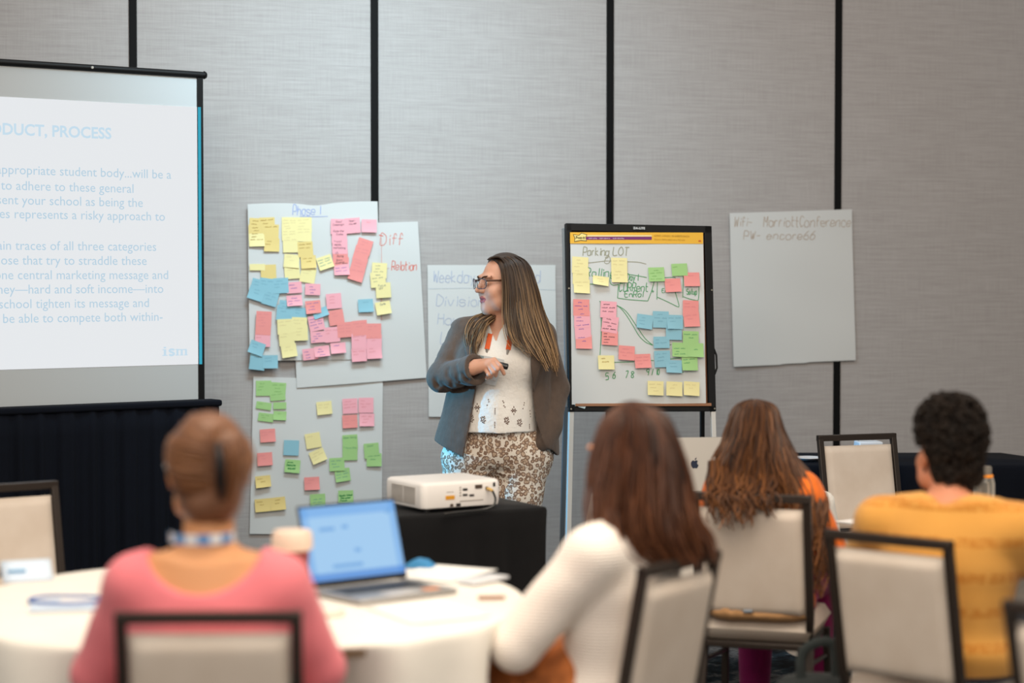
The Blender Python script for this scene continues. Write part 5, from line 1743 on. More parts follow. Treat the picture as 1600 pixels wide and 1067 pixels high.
# hollow: take the blouse and a slightly smaller torso away
jin = [(a, b, c_, d - 0.014, e - 0.014) for a, b, c_, d, e in jk]
FJ.prims([('l', jin, 0.0)], op='s')
op_ = polysdf([(L(*p, -0.17).x, L(*p, -0.17).z) for p in [(766, 470), (752, 508), (744, 535), (742, 560), (745, 600), (737, 650), (725, 712), (722, 760), (876, 760), (871, 714), (848, 688), (838, 660),
                                                  (832, 615), (829, 570), (830, 540), (818, 512), (802, 470)]])
FJ.put(lambda x, y, z: np.maximum(op_(x, z), y - 0.0), (-0.4, -0.4, 0.7), (0.4, 0.01, 1.6), 0, 's', 0.02)
FJ.prims([('c', tuple(L(783, 520, 0.025)), tuple(L(785, 470, 0.02)), 0.085, 0.08, 0.0)], op='s')
hem = polysdf([(L(*p, -0.1).x, L(*p, -0.1).z) for p in [(560, 672), (675, 690), (723, 713), (775, 722), (873, 714), (900, 694), (960, 680), (960, 900), (560, 900)]])
FJ.put(lambda x, y, z: hem(x, z) + 0 * y, (-0.5, -0.4, 0.6), (0.5, 0.4, 1.1), 0, 's', 0.02)
# lapels: a second layer along the opening
for poly in ([(752, 508), (743, 535), (741, 562), (744, 600), (736, 572), (727, 548), (724, 530), (735, 528), (732, 515), (742, 503)],
             [(818, 512), (830, 540), (829, 572), (833, 618), (842, 585), (853, 548), (843, 538), (851, 524), (836, 506)]):
    ps = polysdf([(L(*p, -0.17).x, L(*p, -0.17).z) for p in poly])
    G2 = Field((-0.37, -0.34, 0.80), (0.37, 0.26, 1.50), 0.0048)
    G2.prims([('l', [(a, b, c_, d + 0.016, e + 0.016) for a, b, c_, d, e in jk], 0.02)])
    G2.prims([('e', tuple(L(750, 566, -0.10)), (0.111, 0.101, 0.101), None, 0.06), ('e', tuple(L(815, 566, -0.10)), (0.111, 0.101, 0.101), None, 0.06)])
    G2.prims([('l', jin, 0.0)], op='s')
    G2.put(lambda x, y, z: np.maximum(ps(x, z), y + 0.02), (-0.4, -0.4, 0.7), (0.4, 0.4, 1.6), 0, 'max', 0.0)
    sel = (FJ.ax[1] < 0.0)[None, :, None]
    FJ.d = np.where(sel, np.minimum(FJ.d, G2.d), FJ.d)
CUF = L(744, 577, -0.228)
slv = [('c', tuple(S1), tuple(E1), 0.060, 0.061, 0.025), ('c', tuple(E1), tuple(CUF), 0.062, 0.056, 0.02),
       ('c', tuple(S2), tuple(E2), 0.060, 0.060, 0.025), ('c', tuple(E2), tuple(L(857, 664, -0.03)), 0.060, 0.056, 0.02), ('c', tuple(L(857, 664, -0.03)), tuple(L(846, 694, -0.09)), 0.052, 0.034, 0.03)]
FJ.prims(slv)
# turned-back cuff, open at the wrist
cd = (CUF - E1).normalized()
FJ.prims([('c', tuple(CUF - cd * 0.035), tuple(CUF + cd * 0.004), 0.064, 0.068, 0.004)])
FJ.put(lambda x, y, z: (x - CUF.x) * cd.x + (y - CUF.y) * cd.y + (z - CUF.z) * cd.z + 0 * x, CUF - Vector((0.1, 0.1, 0.1)), CUF + Vector((0.12, 0.12, 0.12)), 0, 'max', 0.0) if False else None
cut = lambda x, y, z: np.maximum(-((x - CUF.x) * cd.x + (y - CUF.y) * cd.y + (z - CUF.z) * cd.z), np.sqrt((x - CUF.x) ** 2 + (y - CUF.y) ** 2 + (z - CUF.z) ** 2) - 0.085)
FJ.put(cut, CUF - Vector((0.09,) * 3), CUF + Vector((0.09,) * 3), 0, 's')
FJ.prims([('c', tuple(CUF - cd * 0.05), tuple(CUF + cd * 0.03), 0.038, 0.052, 0.0)], op='s')
# folds round the bent elbows and down the sleeves
rg = random.Random(4)
for A__, B__, n, r_ in ((S1, E1, 7, 0.066), (E1, CUF, 6, 0.060), (S2, E2, 8, 0.066), (E2, L(857, 664, -0.03), 9, 0.060)):
    ax_ = (B__ - A__).normalized()
    for i in range(n):
        c_ = A__.lerp(B__, (i + rg.uniform(0.2, 0.8)) / n)
        a0 = rg.uniform(2.6, 4.8)
        e1_ = Vector((1, 0, 0)) - ax_ * ax_.x
        e1_.normalize()
        e2_ = ax_.cross(e1_)
        pts = []
        for j in range(4):
            an = a0 + j * 0.45
            pts.append(c_ + (e1_ * math.cos(an) + e2_ * math.sin(an)) * (r_ + 0.005) + ax_ * (j * 0.012 * rg.uniform(-1, 1.3)))
        for j in range(3):
            FJ.prims([('c', tuple(pts[j]), tuple(pts[j + 1]), 0.0085, 0.0085, 0.014)], op='s')
FJ.noise(0.0016, 26, 12, (1.3, 1, 0.6))
jacket = FJ.mesh('jacket', m_jkt, pres)
bt = L(717, 597, -0.235)
MB().tube([bt, bt + Vector((0.001, -0.005, 0))], 0.0055, 12).build('button', mat('button_dark', (40, 32, 30), 0.3), jacket)

# hair
rg = random.Random(11)
m_hair = hair_mat('hair_presenter', [(34, 25, 21), (52, 38, 30), (74, 54, 40), (40, 29, 24), (98, 74, 54)], (1.26, 1.66, (200, 160, 116), 0.78))
m_hunder = mat('hair_under', (58, 44, 36), 0.5)
FH = Field((-0.22, -0.24, 1.18), (0.32, 0.22, 1.76), 0.0048)
FH.prims([('e', tuple(hpt(0, -0.016, 0.030)), (0.083 * HS, 0.101 * HS, 0.094 * HS), hR, 0.0)])
hRi = np.array(hR.inverted())


def hl(x, y, z):
    X, Y, Z = x - hc.x, y - hc.y, z - hc.z
    return [(hRi[i][0] * X + hRi[i][1] * Y + hRi[i][2] * Z) / HS for i in range(3)]


def facecut(x, y, z):
    a, b, c_ = hl(x, y, z)
    lim = 0.022 + 0.022 * np.clip((c_ - 0.03) / 0.06, 0, 1)
    return np.maximum(lim - b, c_ - 0.100)


FH.put(facecut, hc - Vector((0.2,) * 3), hc + Vector((0.2,) * 3), 0.006, 's')
FH.prims([('c', tuple(L(818, 440, 0.0)), tuple(L(826, 500, -0.03)), 0.052, 0.058, 0.04), ('c', tuple(L(826, 500, -0.03)), tuple(L(846, 550, -0.12)), 0.055, 0.035, 0.04),
          ('c', tuple(L(800, 470, -0.05)), tuple(L(806, 520, -0.11)), 0.040, 0.036, 0.03),
          ('c', tuple(L(775, 488, 0.06)), tuple(L(745, 510, 0.0)), 0.035, 0.035, 0.03), ('c', tuple(L(745, 508, -0.06)), tuple(L(736, 540, -0.145)), 0.034, 0.022, 0.03)])
hair = FH.mesh('hair', m_hunder, pres)
m = MB()
gA = [L(777, 403, -0.045), L(785, 422, -0.105), L(788, 455, -0.118), L(789, 490, -0.125), L(793, 520, -0.165), L(803, 540, -0.20), L(826, 550, -0.205)]
gB = [L(784, 400.5, -0.03), L(802, 412, -0.095), L(812, 448, -0.120), L(818, 490, -0.135), L(828, 525, -0.175), L(842, 552, -0.205), L(856, 582, -0.205)]
gC = [L(788, 400, 0.00), L(819, 410, -0.03), L(832, 445, -0.06), L(841, 485, -0.075), L(852, 520, -0.115), L(864, 552, -0.165), L(872, 590, -0.175)]
gD = [L(786, 400, 0.04), L(822, 411, 0.045), L(837, 445, 0.04), L(848, 485, 0.02), L(859, 515, -0.04), L(866, 545, -0.10), L(872, 575, -0.13)]
locks(m, [gA, gB, gC, gD], 330, rg, 0.0050, 0.0010, 0.0060, 0.004, 11, 24, emin=0.70)
gE = [L(768, 403.5, -0.07), L(776, 402, -0.08), L(784, 405, -0.09), L(790, 418, -0.10), L(792, 440, -0.11)]
gF = [L(762, 406, -0.03), L(768, 402, -0.02), L(778, 400, -0.02), L(790, 401, -0.02), L(800, 408, -0.04)]
locks(m, [gE, gF], 40, rg, 0.0036, 0.0015, 0.0016, 0, 10, 12)
gG = [L(778, 488, 0.05), L(758, 490, 0.0), L(738, 499, -0.055), L(728, 522, -0.125), L(736, 548, -0.175), L(744, 566, -0.185)]
gH = [L(780, 492, 0.03), L(768, 495, -0.05), L(754, 505, -0.10), L(745, 524, -0.16), L(741, 545, -0.19), L(744, 563, -0.19)]
gI = [L(778, 493, 0.02), L(770, 497, -0.07), L(760, 505, -0.12), L(756, 518, -0.165), L(752, 530, -0.18), L(746, 545, -0.19)]
locks(m, [gG, gH, gI], 120, rg, 0.0048, 0.0010, 0.006, 0.008, 16, 20, emin=0.65)
m.build('hair_locks', m_hair, hair)

# glasses, in head coordinates
gl = None
m_tort = mat('tortoise_frame', (84, 52, 34), 0.25, spec=0.6)
m_clearfr = mat('pale_frame', (62, 74, 92), 0.2, spec=0.6)
m = MB()
for s_ in (-1, 1):
    cx = s_ * 0.034
    ring_ = [(cx + 0.0255 * math.copysign(abs(math.cos(a)) ** 0.55, math.cos(a)), 0.000 + 0.0205 * math.copysign(abs(math.sin(a)) ** 0.55, math.sin(a))) for a in np.linspace(0, 2 * PI, 29)]
    m.tube([hpt(x, 0.122 - 0.30 * x * x / 0.06, z) for x, z in ring_], 0.0019, 6)
m.tube([hpt(x, 0.122, 0.008) for x in (-0.008, 0, 0.008)], 0.0019, 6)
gl = m.build('glasses', m_clearfr, pres)
for s_ in (-1, 1):
    cx = s_ * 0.034
    MB().tube([hpt(s_ * 0.060, 0.104, 0.012), hpt(s_ * 0.074, 0.088, 0.012), hpt(s_ * 0.080, 0.03, 0.010), hpt(s_ * 0.082, -0.01, 0.004)], 0.0026, 6, flat=1.6).build('temple_arm', m_tort, gl)
    m_lens = bpy.data.materials.get('spectacle_lens') or mat('spectacle_lens', (244, 248, 252), 0.02, spec=0.5, trans=1.0)
    m_lens.node_tree.nodes['Principled BSDF'].inputs['IOR'].default_value = 1.06
    lp_ = [(cx + 0.0245 * math.copysign(abs(math.cos(a)) ** 0.55, math.cos(a)), 0.000 + 0.0195 * math.copysign(abs(math.sin(a)) ** 0.55, math.sin(a))) for a in np.linspace(0, 2 * PI, 25)[:-1]]
    mm = MB()
    vsl = [hpt(x, 0.1212 - 0.30 * x * x / 0.06, z) for x, z in lp_] + [hpt(x, 0.1200 - 0.30 * x * x / 0.06, z) for x, z in lp_]
    mm.add(vsl, [tuple(range(24)), tuple(range(47, 23, -1))] + [(i, i + 24, (i + 1) % 24 + 24, (i + 1) % 24) for i in range(24)])
    lo_ = mm.build('lens', m_lens, gl, smooth=False)

# orange lanyard with a clear badge holder
m_or = mat('orange_strap', (226, 92, 26), 0.6)
m_clip = mat('clip_steel', (176, 172, 166), 0.3, 0.8)
lan = None
for k, pth in enumerate(([(772, 497), (769, 508), (766, 522), (763, 536), (761, 545)], [(793, 500), (797, 512), (797, 524), (795.5, 538), (794, 546)])):
    pts = []
    for x, y in pth:
        p, n_ = onto(x, y, 0.006)
        pts.append(p)
    m = MB()
    m.ribbon(pts, 0.021, (0, -1, 0.25))
    o_ = m.build('lanyard_strap', m_or, pres, smooth=False, solid=0.002)
    e = pts[-1]
    MB().tube([e + Vector((0, -0.003, 0)), e + Vector((-0.002 if k == 0 else -0.004, -0.004, -0.022))], [0.006, 0.0045], 8, flat=0.6).build('clip', m_clip, o_)
    mw = MB()
    if k == 0:
        st, wid = strokes('NAIS', 0.007, rg, 0.1, 0)
        for pl in st:
            mw.ribbon([pts[3].lerp(pts[1], (0.1 + 0.8 * px / wid)) + Vector((0.004 - pz * 1.0, -0.0035, 0)) for px, pz in pl], 0.0014, (0, -1, 0.2))
        mw.build('strap_print', mat('strap_print', (244, 214, 196), 0.6), o_, smooth=False)
bd = []
for x, y in ((743, 553), (788, 562), (774, 603), (737, 594)):
    p, n_ = onto(x, y, 0.012)
    bd.append(p)
ymin = min(p.y for p in bd)
bd = [Vector((p.x, p.y * 0.3 + ymin * 0.7, p.z)) for p in bd]
nb = (bd[1] - bd[0]).cross(bd[3] - bd[0]).normalized()
if nb.y > 0: nb = -nb


def badge_quad(u0, v0_, u1, v1, lift):
    f = lambda u, v_: (bd[0].lerp(bd[1], u)).lerp(bd[3].lerp(bd[2], u), v_) + nb * lift
    return [f(u0, v0_), f(u1, v0_), f(u1, v1), f(u0, v1)]


def slabq(q, th):
    q2 = [p - nb * th for p in q]
    return MB().add(q + q2, [(0, 1, 2, 3), (7, 6, 5, 4), (0, 4, 5, 1), (1, 5, 6, 2), (2, 6, 7, 3), (3, 7, 4, 0)])


m_badge = mat('badge_white', (206, 208, 208), 0.35)
bdo = slabq(badge_quad(0, 0, 1, 1, 0.0), 0.002).build('badge', m_badge, pres, smooth=False)
slabq(badge_quad(0.02, 0.02, 0.30, 0.16, 0.0012), 0.0008).build('badge_print', mat('badge_grey', (140, 158, 162), 0.5), bdo, smooth=False)
slabq(badge_quad(0.02, 0.78, 0.28, 0.98, 0.0012), 0.0008).build('badge_print', mat('badge_dark', (62, 84, 88), 0.5), bdo, smooth=False)
slabq(badge_quad(0.30, 0.80, 0.95, 0.83, 0.0012), 0.0008).build('badge_line', mat('badge_line', (196, 188, 184), 0.5), bdo, smooth=False)

clk = thing('presentation_clicker', 'small black presentation clicker in the presenter\'s fist', 'clicker', tuple(pres.location))
a, b = L(768, 567, -0.252), L(794, 573.5, -0.262)
MB().tube([a, a.lerp(b, 0.1), a.lerp(b, 0.9), b.lerp(a, 0.02), b], [0.009, 0.0125, 0.0135, 0.012, 0.007], 12).build('clicker_body', mat('clicker_black', (14, 14, 16), 0.3), clk)
e = a.lerp(b, 0.88)
MB().tube([e + Vector((0, -0.0125, 0.003)), e + Vector((0, -0.0148, 0.0035))], 0.004, 10).build('button', mat('clicker_button', (60, 58, 54), 0.4), clk)
# ------------------------------------------------------------------ seated audience (local frame: sitter looks along +Y, seat centre at the origin)
def seated(label, loc, rz, skin, top_mat, leg_mat, head_c, head_yaw, hs=1.0, head_pitch=0.0, lean=0.0, arms=None, neck_cut=None, shoulder=0.185, width=1.0,
           shoe=(40, 38, 38), cuff=0.94, zs=1.0, sleeve=1.0, drop=0.0, noise=0.0025, bulk=1.0):
    r = thing('person', label, 'person', tuple(loc), rz)
    ly = lambda z: -0.07 - lean * max(0, z - 0.55) / 0.45

    def sc_(z, rx, ry, cy=0.0): return (z * zs - drop, 0.0, ly(z) + cy, rx * width, ry)
    secs = [(0.50, 0.0, ly(0.5) + 0.03, 0.180 * width, 0.14), (0.575, 0.0, ly(0.57), 0.176 * width, 0.138), sc_(0.68, 0.160, 0.120), sc_(0.80, 0.168, 0.122), sc_(0.90, 0.180, 0.122), sc_(0.98, 0.168, 0.096), sc_(1.035, 0.095, 0.066)]
    torso_ = [('l', secs, 0.02)]
    shs = []
    zsh = 0.985 * zs - drop
    for s_ in (-1, 1):
        sh = Vector((s_ * shoulder * width, ly(0.985), zsh))
        shs.append(sh)
        torso_.append(('c', (s_ * 0.07, ly(1.0), zsh + 0.028), tuple(sh), 0.054, 0.056, 0.05))
    arms = arms or (((-0.265, 0.02, 0.74), (-0.16, 0.25, 0.775)), ((0.265, 0.02, 0.74), (0.16, 0.25, 0.775)))
    al, hands_, sl = [], [], []
    for s_, sh, (e_, w_) in zip((-1, 1), shs, arms):
        e_, w_ = Vector(e_), Vector(w_)
        al += [('c', tuple(sh), tuple(e_), 0.050, 0.040, 0.03), ('c', tuple(e_), tuple(w_), 0.039, 0.026, 0.015)]
        fd = (w_ - e_).normalized()
        wc = e_.lerp(w_, cuff)
        sl += [('c', tuple(sh), tuple(e_), 0.050 * sleeve + 0.012, 0.042 * sleeve + 0.012, 0.03), ('c', tuple(e_), tuple(wc), 0.041 * sleeve + 0.012, 0.030 * sleeve + 0.010, 0.015)]
        fd2 = Vector((fd.x, fd.y, min(fd.z, 0.0))).normalized()
        hands_ += hand_prims(w_, fd2, (0, 0, -1), 0.95, (0.25, 0.35, 0.3), 1 if s_ > 0 else -1)
    hz = 0.585
    lg = []
    feet = []
    for s_ in (-1, 1):
        h_, k_, a_ = (s_ * 0.09, -0.03, hz), (s_ * 0.105, 0.39, 0.545), (s_ * 0.11, 0.36, 0.085)
        lg += [('c', h_, k_, 0.088, 0.064, 0.03), ('c', k_, a_, 0.060, 0.042, 0.02)]
        feet.append(a_)
    hcv = Vector(head_c)
    R = Matrix.Rotation(head_yaw, 3, 'Z') @ Matrix.Rotation(head_pitch, 3, 'X')
    nb = Vector((0, ly(1.03), 1.0 * zs - drop))
    neck = [('c', tuple(nb), tuple(hcv + R @ Vector((0, -0.022, -0.07)) * hs), 0.062, 0.052 * hs, 0.04)]
    lo = (-0.42, -0.42 - lean, -0.004)
    hi = (0.42, 0.60, hcv.z + 0.17)
    Fb = Field(lo, hi, 0.0068)
    Fb.prims(torso_); Fb.prims(lg); Fb.prims(al)
    for a_ in feet:
        Fb.prims([('c', a_, (a_[0], a_[1] + 0.02, 0.04), 0.038, 0.035, 0.02), ('c', (a_[0], a_[1] + 0.02, 0.04), (a_[0], a_[1] + 0.16, 0.03), 0.034, 0.025, 0.02)])
    add_head(Fb, hcv, R, hs, neck)
    Fb.prims(hands_)
    lf = lips_at(hcv, R, hs)
    Fb.mesh('body', [skin, lip_p], r, lambda c_: lf(c_))
    # top
    Ft = Field((-0.45, -0.45 - lean, 0.40), (0.45, 0.52, 1.15), 0.0068)
    Ft.prims([('l', [(z, x, y, a * bulk, b * bulk) for z, x, y, a, b in secs], 0.02)] + torso_[1:], 0.012)
    Ft.prims(sl)
    if neck_cut: Ft.prims(neck_cut, op='s')
    Ft.noise(noise, 24, 5, (1, 1, 1.6))
    Ft.put(lambda x, y, z: 0.505 - z + 0 * x + 0 * y, (-0.5, -0.6, 0.3), (0.5, 0.6, 0.5), 0, 'max')
    tp = Ft.mesh('top', top_mat, r)
    Fl = Field((-0.36, -0.34, 0.06), (0.36, 0.52, 0.68), 0.0075)
    Fl.prims([('l', secs[:2], 0.02)], 0.010)
    Fl.prims(lg, 0.012)
    Fl.noise(0.002, 26, 3)
    Fl.put(lambda x, y, z: 0.09 - z + 0 * x + 0 * y, (-0.5, -0.6, 0.0), (0.5, 0.6, 0.12), 0, 'max')
    Fl.mesh('trousers', leg_mat, r)
    m_sh = mat('shoe_leather', shoe, 0.45)
    for a_ in feet:
        Fs = Field((a_[0] - 0.08, a_[1] - 0.10, -0.002), (a_[0] + 0.08, a_[1] + 0.27, 0.14), 0.006)
        Fs.prims([('c', (a_[0], a_[1] + 0.01, 0.055), (a_[0], a_[1] + 0.17, 0.035), 0.050, 0.037, 0.01), ('e', (a_[0], a_[1] + 0.08, 0.012), (0.045, 0.15, 0.012), None, 0.01)])
        Fs.mesh('shoe', m_sh, r)
    me_ = bpy.data.materials.get('eye_white')
    for s_ in (-1, 1):
        m = MB()
        m.lathe([(0.0001, -0.0122)] + [(0.0122 * math.sin(a), -0.0122 * math.cos(a)) for a in np.linspace(0.3, PI - 0.3, 7)] + [(0.0001, 0.0122)], 16)
        e = m.build('eye', [m_eye, m_iris], r, auto=False)
        e.rotation_euler = (R @ Vector((0, 1, 0))).to_track_quat('Z', 'Y').to_euler()
        e.location = hcv + R @ (Vector((s_ * 0.032, 0.0815, 0.002)) * hs)
        for p in e.data.polygons:
            if p.center.z > 0.0103: p.material_index = 1
    H = lambda x, y, z: hcv + R @ (Vector((x, y, z)) * hs)
    return r, tp, H, R, hcv


def cap_field(hcv, R, hs, back=0.0, grow=1.0, h=0.0055, front=0.045):
    """hair close to the skull, open at the face"""
    lo, hi = hcv - Vector((0.24, 0.24, 0.34)), hcv + Vector((0.24, 0.24, 0.20))
    Fh = Field(lo, hi, h)
    c = hcv + R @ (Vector((0, -0.018 - back, 0.026)) * hs)
    Fh.prims([('e', tuple(c), (0.085 * hs * grow, 0.103 * hs * grow, 0.097 * hs * grow), R, 0.0),
              ('e', tuple(hcv + R @ (Vector((0, -0.055, -0.055)) * hs)), (0.066 * hs, 0.050 * hs, 0.060 * hs), R, 0.03)])
    Ri = np.array(R.inverted())

    def cutf(x, y, z):
        X, Y, Z = x - hcv.x, y - hcv.y, z - hcv.z
        b = (Ri[1][0] * X + Ri[1][1] * Y + Ri[1][2] * Z) / hs
        c_ = (Ri[2][0] * X + Ri[2][1] * Y + Ri[2][2] * Z) / hs
        lim = front - 0.048 + 0.040 * np.clip((c_ + 0.01) / 0.05, 0, 1) + 0.035 * np.clip((c_ - 0.04) / 0.05, 0, 1)
        return np.maximum(lim - b, c_ - 0.092)
    Fh.put(cutf, lo, hi, 0.006, 's', 0.0)
    return Fh


def ear_cut(Fh, H, hs):
    for s_ in (-1, 1):
        Fh.prims([('c', tuple(H(s_ * 0.085, -0.004, -0.036)), tuple(H(s_ * 0.085, -0.008, 0.004)), 0.021 * hs, 0.021 * hs, 0.006)], op='s')


# --- the woman in pink, hair twisted up
c_loc, c_rz = CHAIRS['pink']
m_pink = fabric('pink_knit', (228, 124, 132), 0.9, 0.06, 14, sheen=0.2)
m_denim = fabric('dark_denim', (44, 50, 66), 0.85)
sk_a = skin_mat('skin_pink_woman', (206, 146, 100))
lx = (atz(335, 715, 1.215) - Vector((c_loc.x, c_loc.y, 0)))
pw_, tp_, H, R, hcv = seated('seated woman in a pink top with brown hair clipped up, seen from behind', c_loc, 0.0, sk_a, m_pink, m_denim,
                             (-0.012, 0.035, 1.192), math.radians(14), 1.06, shoulder=0.160, width=1.0, drop=0.052,
                             arms=(((-0.262, 0.0, 0.72), (-0.18, 0.24, 0.785)), ((0.245, 0.0, 0.73), (0.17, 0.24, 0.785))),
                             neck_cut=[('e', (-0.002, -0.09, 1.037), (0.130, 0.16, 0.125), None, 0.01)], sleeve=1.15)
pw_.location.x -= 0.025
m_hb = hair_mat('hair_light_brown', [(100, 64, 42), (130, 86, 56), (150, 104, 70), (112, 74, 48)])
m_hbu = mat('hair_brown_under', (112, 74, 50), 0.5)
Fh = cap_field(hcv, R, 1.04, front=0.05)
Fh.prims([('e', tuple(H(0.0, -0.052, -0.085)), (0.060, 0.048, 0.045), R, 0.03)])
Fh.prims([('c', tuple(H(0.018, -0.104, -0.07)), tuple(H(0.026, -0.118, 0.055)), 0.030, 0.040, 0.03), ('c', tuple(H(-0.02, -0.09, -0.075)), tuple(H(0.02, -0.10, -0.06)), 0.035, 0.035, 0.03)])
ear_cut(Fh, H, 1.04)
hr_ = Fh.mesh('hair', m_hbu, pw_)
rg = random.Random(21)
m = MB()
# strands combed back into the twist, from both sides
for s_ in (-1, 1):
    ga = [H(s_ * 0.022, 0.070, 0.094), H(s_ * 0.030, 0.01, 0.115), H(s_ * 0.026, -0.07, 0.098), H(0.026, -0.130, 0.068)]
    gb = [H(s_ * 0.066, 0.060, 0.062), H(s_ * 0.086, 0.0, 0.055), H(s_ * 0.070, -0.08, 0.045), H(0.024, -0.142, 0.030)]
    gc = [H(s_ * 0.080, 0.030, 0.005), H(s_ * 0.092, -0.03, 0.015), H(s_ * 0.068, -0.095, -0.005), H(0.022, -0.138, -0.015)]
    gd = [H(s_ * 0.062, -0.030, -0.085), H(s_ * 0.060, -0.065, -0.078), H(s_ * 0.042, -0.105, -0.060), H(0.020, -0.128, -0.045)]
    locks(m, [ga, gb, gc, gd], 110, rg, 0.0042, 0.003, 0.003, 0, 10, 14)
locks(m, [[H(0.03, -0.125, 0.095), H(0.05, -0.150, 0.04), H(0.04, -0.142, -0.04), H(0.018, -0.12, -0.08)], [H(0.0, -0.13, 0.09), H(-0.002, -0.155, 0.03), H(0.0, -0.14, -0.04), H(0.012, -0.12, -0.08)]], 40, rg, 0.006, 0.003, 0.004, 0.003, 16, 14)
m.build('hair_locks', m_hb, hr_)
MB().tube([H(0.004, -0.152, 0.066), H(0.008, -0.166, 0.03), H(0.010, -0.160, -0.02), H(0.012, -0.146, -0.055)], [0.006, 0.012, 0.012, 0.006], 10, flat=0.8).build('hair_claw', mat('claw_black', (22, 18, 18), 0.3), hr_)
m = MB()
m.tube([H(-0.081, 0.085, 0.002), H(-0.090, 0.03, 0.001), H(-0.089, -0.015, -0.003), H(-0.080, -0.03, -0.02)], 0.003, 6, flat=1.5)
m.build('glasses_arm', mat('glasses_grey', (170, 166, 160), 0.3), pw_)
# blue and white ribbon round the neck
rb = []
for k in range(25):
    a = PI + (k / 24) * PI
    rb.append(Vector((-0.014 + 0.074 * math.cos(a), -0.050 + 0.074 * math.sin(a) * 1.0, 1.043)))
m = MB()
for i in range(len(rb) - 1):
    p, q_ = rb[i], rb[i + 1]
    m.cur = 1 if (i // 3) % 2 else 0
    m.add([p + Vector((0, 0, -0.011)), q_ + Vector((0, 0, -0.011)), q_ + Vector((0, 0, 0.011)), p + Vector((0, 0, 0.011))], [(0, 1, 2, 3)])
m.build('lanyard_ribbon', [mat('ribbon_blue', (84, 142, 200), 0.6), mat('ribbon_white', (220, 226, 232), 0.6)], pw_, smooth=False, solid=0.002)

# --- the woman in the white sweater, turned to the side
c_loc, c_rz = CHAIRS['sweater']
m_swe = mat('white_knit', (246, 236, 226), 0.9, spec=0.15, sheen=0.2)
t = NT(m_swe)
wv = t.n('ShaderNodeTexWave', wave_type='BANDS', bands_direction='Z', inp={'Vector': t.coord(), 'Scale': 38.0, 'Distortion': 1.2, 'Detail': 1.0})
t.bump(wv.outputs['Fac'], 0.35, 0.006)
m_animal = fabric('rust_print', (176, 104, 56), 0.85, 0.5, 26)
sk_b = skin_mat('skin_sweater_woman', (222, 160, 124))
rz_s = math.radians(146 - 90)
ws_, tp_, H, R, hcv = seated('seated woman in a white sweater with long dark brown hair over her chair', c_loc, rz_s, sk_b, m_swe, m_animal,
                             (0.03, -0.105, 1.152), math.radians(-18), 1.04, lean=0.06, shoulder=0.175, width=1.0, drop=0.06,
                             arms=(((-0.255, 0.05, 0.69), (-0.015, 0.185, 0.725)), ((0.25, 0.04, 0.71), (0.09, 0.20, 0.69))),
                             neck_cut=[('e', (0.0, -0.06, 1.055), (0.085, 0.11, 0.085), None, 0.01)], sleeve=1.25)
m_hd = hair_mat('hair_dark_brown', [(40, 24, 18), (64, 38, 27), (100, 60, 40), (48, 29, 22)], (0.80, 1.2, (150, 94, 60), 0.7))
m_hdu = mat('hair_dark_under', (46, 29, 22), 0.5)
Fh = cap_field(hcv, R, 1.04, 0.004, 1.03, front=0.04)
Fh.prims([('c', tuple(H(0.0, -0.050, -0.02)), tuple(H(0.01, -0.080, -0.17)), 0.098, 0.095, 0.05), ('c', tuple(H(0.01, -0.080, -0.17)), tuple(H(0.05, -0.120, -0.225)), 0.085, 0.05, 0.04)])
hr_ = Fh.mesh('hair', m_hdu, ws_)
rg = random.Random(31)
m = MB()
gs = []
for k in range(8):
    a = PI * (-0.10 + 1.14 * k / 7)                  # from one temple round the back to the other
    ca, sa = math.cos(a), -math.sin(a)
    r_ = max(0.0, ca)
    gs.append([H(0.012 * ca, -0.01 + 0.02 * sa, 0.136), H(0.078 * ca, -0.018 + 0.088 * sa, 0.102), H(0.112 * ca, -0.022 + 0.120 * sa, 0.015), H(0.136 * ca, -0.034 + 0.122 * sa, -0.070),
               H(0.146 * ca - 0.002, -0.058 + 0.115 * sa, -0.145), H(0.136 * ca + 0.015 + 0.03 * r_, -0.085 + 0.095 * sa, -0.205), H(0.090 * ca + 0.060 + 0.02 * r_, -0.115 + 0.070 * sa, -0.262)])
locks(m, gs, 470, rg, 0.0064, 0.0018, 0.008, 0.010, 22, 26, emin=0.75)
m.build('hair_locks', m_hd, hr_)

# --- the woman with long wavy hair
c_loc, c_rz = CHAIRS['wavy']
m_orange = fabric('orange_blouse', (226, 112, 40), 0.8, 0.25, 22)
m_magenta = fabric('magenta_cloth', (140, 26, 92), 0.8)
sk_c = skin_mat('skin_wavy_woman', (196, 140, 108))
ww_, tp_, H, R, hcv = seated('seated woman in orange with long wavy brown hair, before the silver laptop', c_loc, math.radians(72 - 90), sk_c, m_orange, m_magenta,
                             (-0.035, -0.03, 1.073), math.radians(10), 1.0, shoulder=0.142, width=0.92, drop=0.085, head_pitch=math.radians(-6),
                             arms=(((-0.25, 0.05, 0.72), (-0.14, 0.30, 0.78)), ((0.21, 0.03, 0.70), (0.13, 0.28, 0.78))),
                             neck_cut=[('e', (0.0, -0.03, 1.0), (0.08, 0.09, 0.08), None, 0.01)], sleeve=1.1)
m_hw = hair_mat('hair_wavy', [(44, 28, 20), (66, 42, 28), (104, 66, 40), (52, 33, 24), (140, 92, 56)], (0.70, 1.05, (176, 112, 62), 0.6))
Fh = cap_field(hcv, R, 1.0, 0.004, 0.98, front=0.05)
Fh.prims([('c', tuple(H(0.0, -0.045, -0.02)), tuple(H(0.02, -0.075, -0.20)), 0.074, 0.100, 0.05)])
hr_ = Fh.mesh('hair', m_hdu, ww_)
rg = random.Random(41)
m = MB()
gs = []
